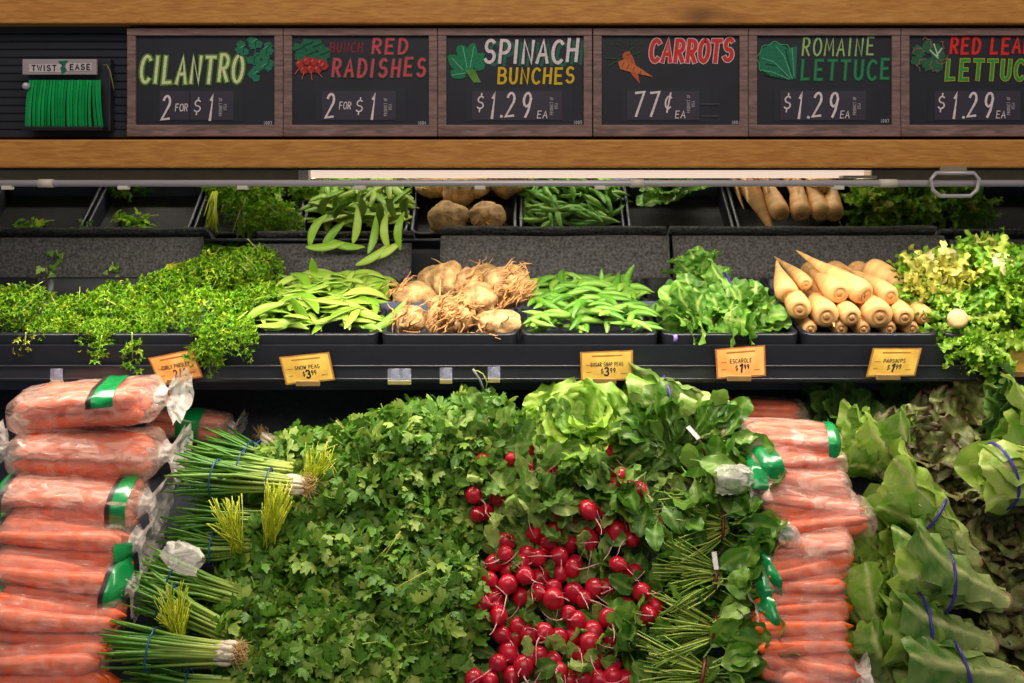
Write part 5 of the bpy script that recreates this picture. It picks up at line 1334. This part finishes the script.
celery(*z7(798, 478), 1.95, 23, 15, (-.5, -.7, -.4), 'wide celery root in front at the right', 8, 16)
celery(440, 282, 2.20, 22, 18, (0, .8, .3), 'celery root at the very back left, seen in the mirror', 9, 10)
celery(485, 280, 2.20, 20, 16, (0, .8, .3), 'celery root at the very back right, seen in the mirror', 10, 10)

# ------------------------------------------------------------------ parsnips
M_PSN = plain('parsnip_skin', (214, 164, 104), .5, .26, 14, .35, 0, .4, (5, 1, 1))
M_PSNC = plain('parsnip_crown', (178, 130, 76), .6, .25, 60)
def parsnip_mesh(seed):
    prof = [(.001, -.002), (.22, -.003), (.5, -.004), (.80, -.002), (.97, .006), (1.0, .016), (.96, .035), (.86, .06), (.68, .09), (.48, .12), (.30, .15), (.18, .175), (.09, .195), (.02, .2)]
    V, T = lathe([(r_ * .0245, x) for r_, x in prof], 16)
    V = np.array([Vector(v) + Vector((0, v[1], v[2])).normalized() * .0012 * noise.noise(Vector((v[0] * 90, v[1] * 40, v[2] * 40 + seed))) for v in V])
    cv = random.Random(seed).uniform(-.02, .02); V[:, 1] += cv * (V[:, 0] / .2) ** 2
    return MB().add(V, T).mesh('root', M_PSN)
PSN = [parsnip_mesh(k) for k in range(4)]
V, T = lathe([(.001, -.0062), (.0042, -.006), (.0062, -.0048), (.0072, -.003), (.0095, -.0036), (.0125, -.0052), (.0142, -.0040)], 14)
PCR = MB().add(V, T).mesh('crown', M_PSNC)
def parsnip(u, v, r_px, d, lab, Y, s=1.0, thin=1.0):
    p, r_ = 744 + u / 3.104, 170 + v / 3.104
    k = (r_px / 3.104) * Y / F / .0245
    e = empty('parsnip', W(p, r_, Y), lab, 'parsnip', 'parsnips in the right tray')
    e.matrix_world = place(d, (0, 0, 1), W(p, r_, Y)) @ Matrix.Diagonal((s, k, k, 1))
    mobj('root', PSN[int(u) % 4], e); mobj('crown', PCR, e)
parsnip(172, 430, 39, (.14, 1, .18), 'parsnip with its round end front left by the escarole', 1.935)
parsnip(255, 452, 43, (.05, 1, .2), 'parsnip with a large round end, second in the front row', 1.935)
parsnip(333, 456, 35, (.0, 1, .2), 'browner parsnip end, third in the front row', 1.935)
parsnip(420, 452, 46, (.05, 1, .2), 'widest parsnip end in the front row', 1.935)
parsnip(498, 456, 34, (.1, 1, .22), 'small parsnip end at the right of the front row', 1.935)
parsnip(560, 455, 30, (.1, 1, .2), 'parsnip end half hidden by the curly endive', 1.94)
parsnip(295, 381, 38, (-.1, 1, .2), 'pale parsnip end, left of the upper row', 1.96)
parsnip(375, 385, 39, (-.55, .9, .42), 'parsnip end in the upper row with its tip pointing back left', 1.955, 1.0)
parsnip(452, 390, 33, (-.1, 1, .22), 'parsnip end at the right of the upper row', 1.96)
parsnip(137, 388, 36, (-.06, .9, .5), 'parsnip standing tip up at the left of the tray', 1.975, .62)
parsnip(235, 345, 38, (-.05, -.95, -.45), 'parsnip lying tip forward between the round ends', 2.08, .85)
parsnip(392, 305, 38, (.5, -.8, -.35), 'thick parsnip slanting forward to the right on top', 2.13, .9)
parsnip(497, 350, 36, (.25, -.9, -.3), 'parsnip with its thin tip forward beside the endive', 2.08, .75)
parsnip(190, 352, 24, (0, 1, .2), 'small parsnip wedged behind the front left end', 2.0)
for k, (u, w) in enumerate(((205, 'first'), (300, 'second'), (370, 'third'), (450, 'fourth'), (520, 'fifth'))):
    parsnip(u, 492, 26, (0, 1, .15), 'parsnip in the bottom layer behind the rim, %s from the left' % w, 1.945)
for k, (x, w, d) in enumerate(((.60, 'leftmost', (.25, .8, .0)), (.66, 'second', (-.1, -1, -.1)), (.71, 'third', (.05, -1, -.1)), (.76, 'fourth', (.0, -1, -.1)), (.79, 'rightmost', (.1, -1, -.12)))):
    q = Vector(shear(x, 2.21 if k else 2.09, .028 if k else .03))
    e = empty('parsnip', q, 'parsnip at the back of the tray seen in the mirror, ' + w, 'parsnip', 'parsnips in the right tray'); e.matrix_world = place(d, (0, 0, 1), q)
    mobj('root', PSN[k % 4], e); mobj('crown', PCR, e)

# ------------------------------------------------------------------ escarole and curly endive
def T_head(p, r_, Y, tip, *a, **k): 
    b_ = W(p, r_, Y); return head(b_, b_ + Vector(tip).normalized() * .12, *a, **k)
T_head(738, 298, 2.05, (-1, -.1, .15), LESC, 'escarole head with a white core and purple band', 'escarole', 'escarole', 20, .035, .55, .28, None, .72, 'escarole heads in their tray', True, seed=1)
T_head(725, 318, 1.97, (.6, -.5, -.05), LESC, 'escarole head spreading dark leaves toward the parsnips', 'escarole', 'escarole', 18, .03, .7, 0, None, .68, 'escarole heads in their tray', False, seed=2)
T_head(700, 322, 1.98, (-.8, -.6, -.1), LESC, 'escarole head in front with leaves over the rim', 'escarole', 'escarole', 16, .03, .7, 0, None, .62, 'escarole heads in their tray', False, seed=3)
T_head(700, 285, 2.12, (-.2, .2, 1), LESC, 'escarole leaves rising at the back of the tray', 'escarole', 'escarole', 14, .025, .7, 0, None, .55, 'escarole heads in their tray', False, seed=4)
for k, (p, r_, Y, nn, sc, w) in enumerate(((690, 312, 2.0, (-.3, -.7, .6), .62, 'at the left of its tray over the rim'), (755, 318, 1.98, (.3, -.7, .6), .6, 'low at the right beside the parsnips'), (722, 322, 1.96, (0, -.9, .4), .55, 'in the front middle of its tray'), (705, 290, 2.1, (-.1, -.5, .9), .6, 'tall at the back with bright frilly leaves'))):
    b_ = W(p, r_, Y) - Vector(nn).normalized() * .035
    rosette(0, 0, LESC, 'open escarole head ' + w, 'escarole', 18, 0, sc, 'escarole heads in their tray', 'escarole', seed=20 + k, base=b_, nrm=Vector(nn))
e = empty('band_scrap', W(675, 338, 1.893), 'small purple scrap of rubber band hanging on the tray rim', 'rubber band')
V, T = tube([(0, 0, .006), (.001, -.001, 0), (0, 0, -.006)], .004, 6); mobj('strap', MB().add(V, T).mesh('strap', plain('lilac_plastic', (150, 120, 210), .4)), e)
FR = [leaf_grid(.085, .022, p_fris, 14, 5, .5, R.uniform(-1.4, 1.6), .35, 4, 500 + k, .38, .2, .8, 0, .3, .3) for k in range(6)]
def endive(base, ax, n, L_, lab, seed, core=True, ysplit=.35):
    r = random.Random(seed); e = empty('curly_endive', base, lab, 'endive', 'curly endive heads at the right end'); ax = Vector(ax).normalized()
    e1 = ax.orthogonal().normalized(); e2 = ax.cross(e1); gm, ym = MB(), MB()
    for k in range(n):
        th = r.uniform(0, 2 * PI); f = r.random() ** .6; sp = f * 1.25
        rad = e1 * math.cos(th) + e2 * math.sin(th)
        d = ax * math.cos(sp) + rad * math.sin(sp)
        lv, lt, lc = r.choice(FR); c = lc.copy(); c[:, 0] = min(1, max(0, r.gauss(.55, .22)))
        st = d * r.uniform(.012, .05) * L_ / .085
        s = L_ / .085 * r.uniform(.45, 1.0)
        (ym if f < ysplit else gm).add(apply(place(d, -rad + rv(r, .6), st, s), lv), lt, c)
    setp(gm.build('outer_leaves', M_FRIS, e), kind='stuff'); 
    if ym.n: setp(ym.build('heart_leaves', M_FRISY, e), kind='stuff')
    if core:
        V, T = lathe([(.001, -.003), (.014, -.003), (.0185, .0), (.019, .008), (.012, .03)], 16); mobj('core', MB().add(V, T).mesh('core', M_CORE), e, place(ax, (0, 0, 1), (0, 0, 0)))
    return e
endive(W(958, 318, 1.90), (.25, .8, -.35), 150, .085, 'curly endive with its round cut core facing front', 1, True, .1)
endive(W(940, 300, 2.02), (-.2, -.5, .6), 150, .085, 'yellow hearted curly endive beside the parsnips', 2, False, .65)
endive(W(985, 290, 2.05), (.0, -.3, 1), 170, .095, 'tall green curly endive at the back of the tray', 3, False, .25)
endive(W(1005, 305, 1.98), (.2, -.7, .3), 170, .09, 'curly endive spilling forward over the shelf edge', 4, False, .3)
endive(W(975, 335, 1.90), (0, -.5, -.7), 120, .075, 'curly endive leaves hanging below the shelf edge', 5, False, .05)
endive(W(1030, 320, 1.95), (.1, -.7, 0), 150, .085, 'curly endive cut by the right edge of the frame', 6, False, .2)
for k, (x, y, w) in enumerate(((.90, 2.15, 'left'), (1.0, 2.16, 'middle'), (1.12, 2.15, 'right'))):
    endive(Vector(shear(x, y, .0)), (0, .5, .9), 110, .08, w + ' one of the endive heads at the back, seen in the mirror', 30 + k, False, .1)
def endive_butt(p, r_, Y, d, k, lab):
    e = empty('endive_heart', W(p, r_, Y), lab, 'endive', 'pale endive hearts'); 
    V, T = lathe([(.001, -.004), (.024, -.003), (.036, .01), (.042, .03), (.04, .055), (.03, .08), (.012, .1)], 18)
    V = np.array([Vector(v) * (1 + .12 * noise.noise(Vector((v[0] * 10, math.atan2(v[2], v[1]) * 2.2, k)))) for v in V])
    mobj('heart', MB().add(V, T).mesh('heart', plain('endive_white_heart', (226, 204, 150), .45, .2, 30, .3, 0, .4, (1, 4, 4))), e, place(d, (0, 0, 1), (0, 0, 0)))
endive_butt(932, 258, 2.10, (.4, -.8, -.5), 1, 'tan cut butt of an endive head above the parsnips')
endive_butt(1012, 280, 2.02, (-.7, -.5, .35), 2, 'white ribbed endive base at the upper right')
e = empty('endive_tie', W(945, 277, 1.985), 'dark twist tie around the yellow hearted endive', 'twist tie')
V, T = tube([W(p, r_, 1.985 - .006 * k) - W(945, 277, 1.985) for k, (p, r_) in enumerate(((944, 281), (941, 275), (948, 273), (952, 277), (962, 280), (970, 284)))], .0022, 6); mobj('wire', MB().add(V, T).mesh('wire', plain('dark_tie', (40, 38, 48), .4)), e)

# labels of look-alike bunches that still agree: tell them apart by side
seen = {}
for o in list(COL.objects):
    if o.name.startswith('radish_bunch'): seen.setdefault(o['label'], []).append(o)
for lb, os_ in seen.items():
    if len(os_) > 1:
        os_.sort(key=lambda q: q.location.x)
        for o, w in zip(os_, ('left one', 'right one', 'rightmost one')): o['label'] = lb + ', ' + w
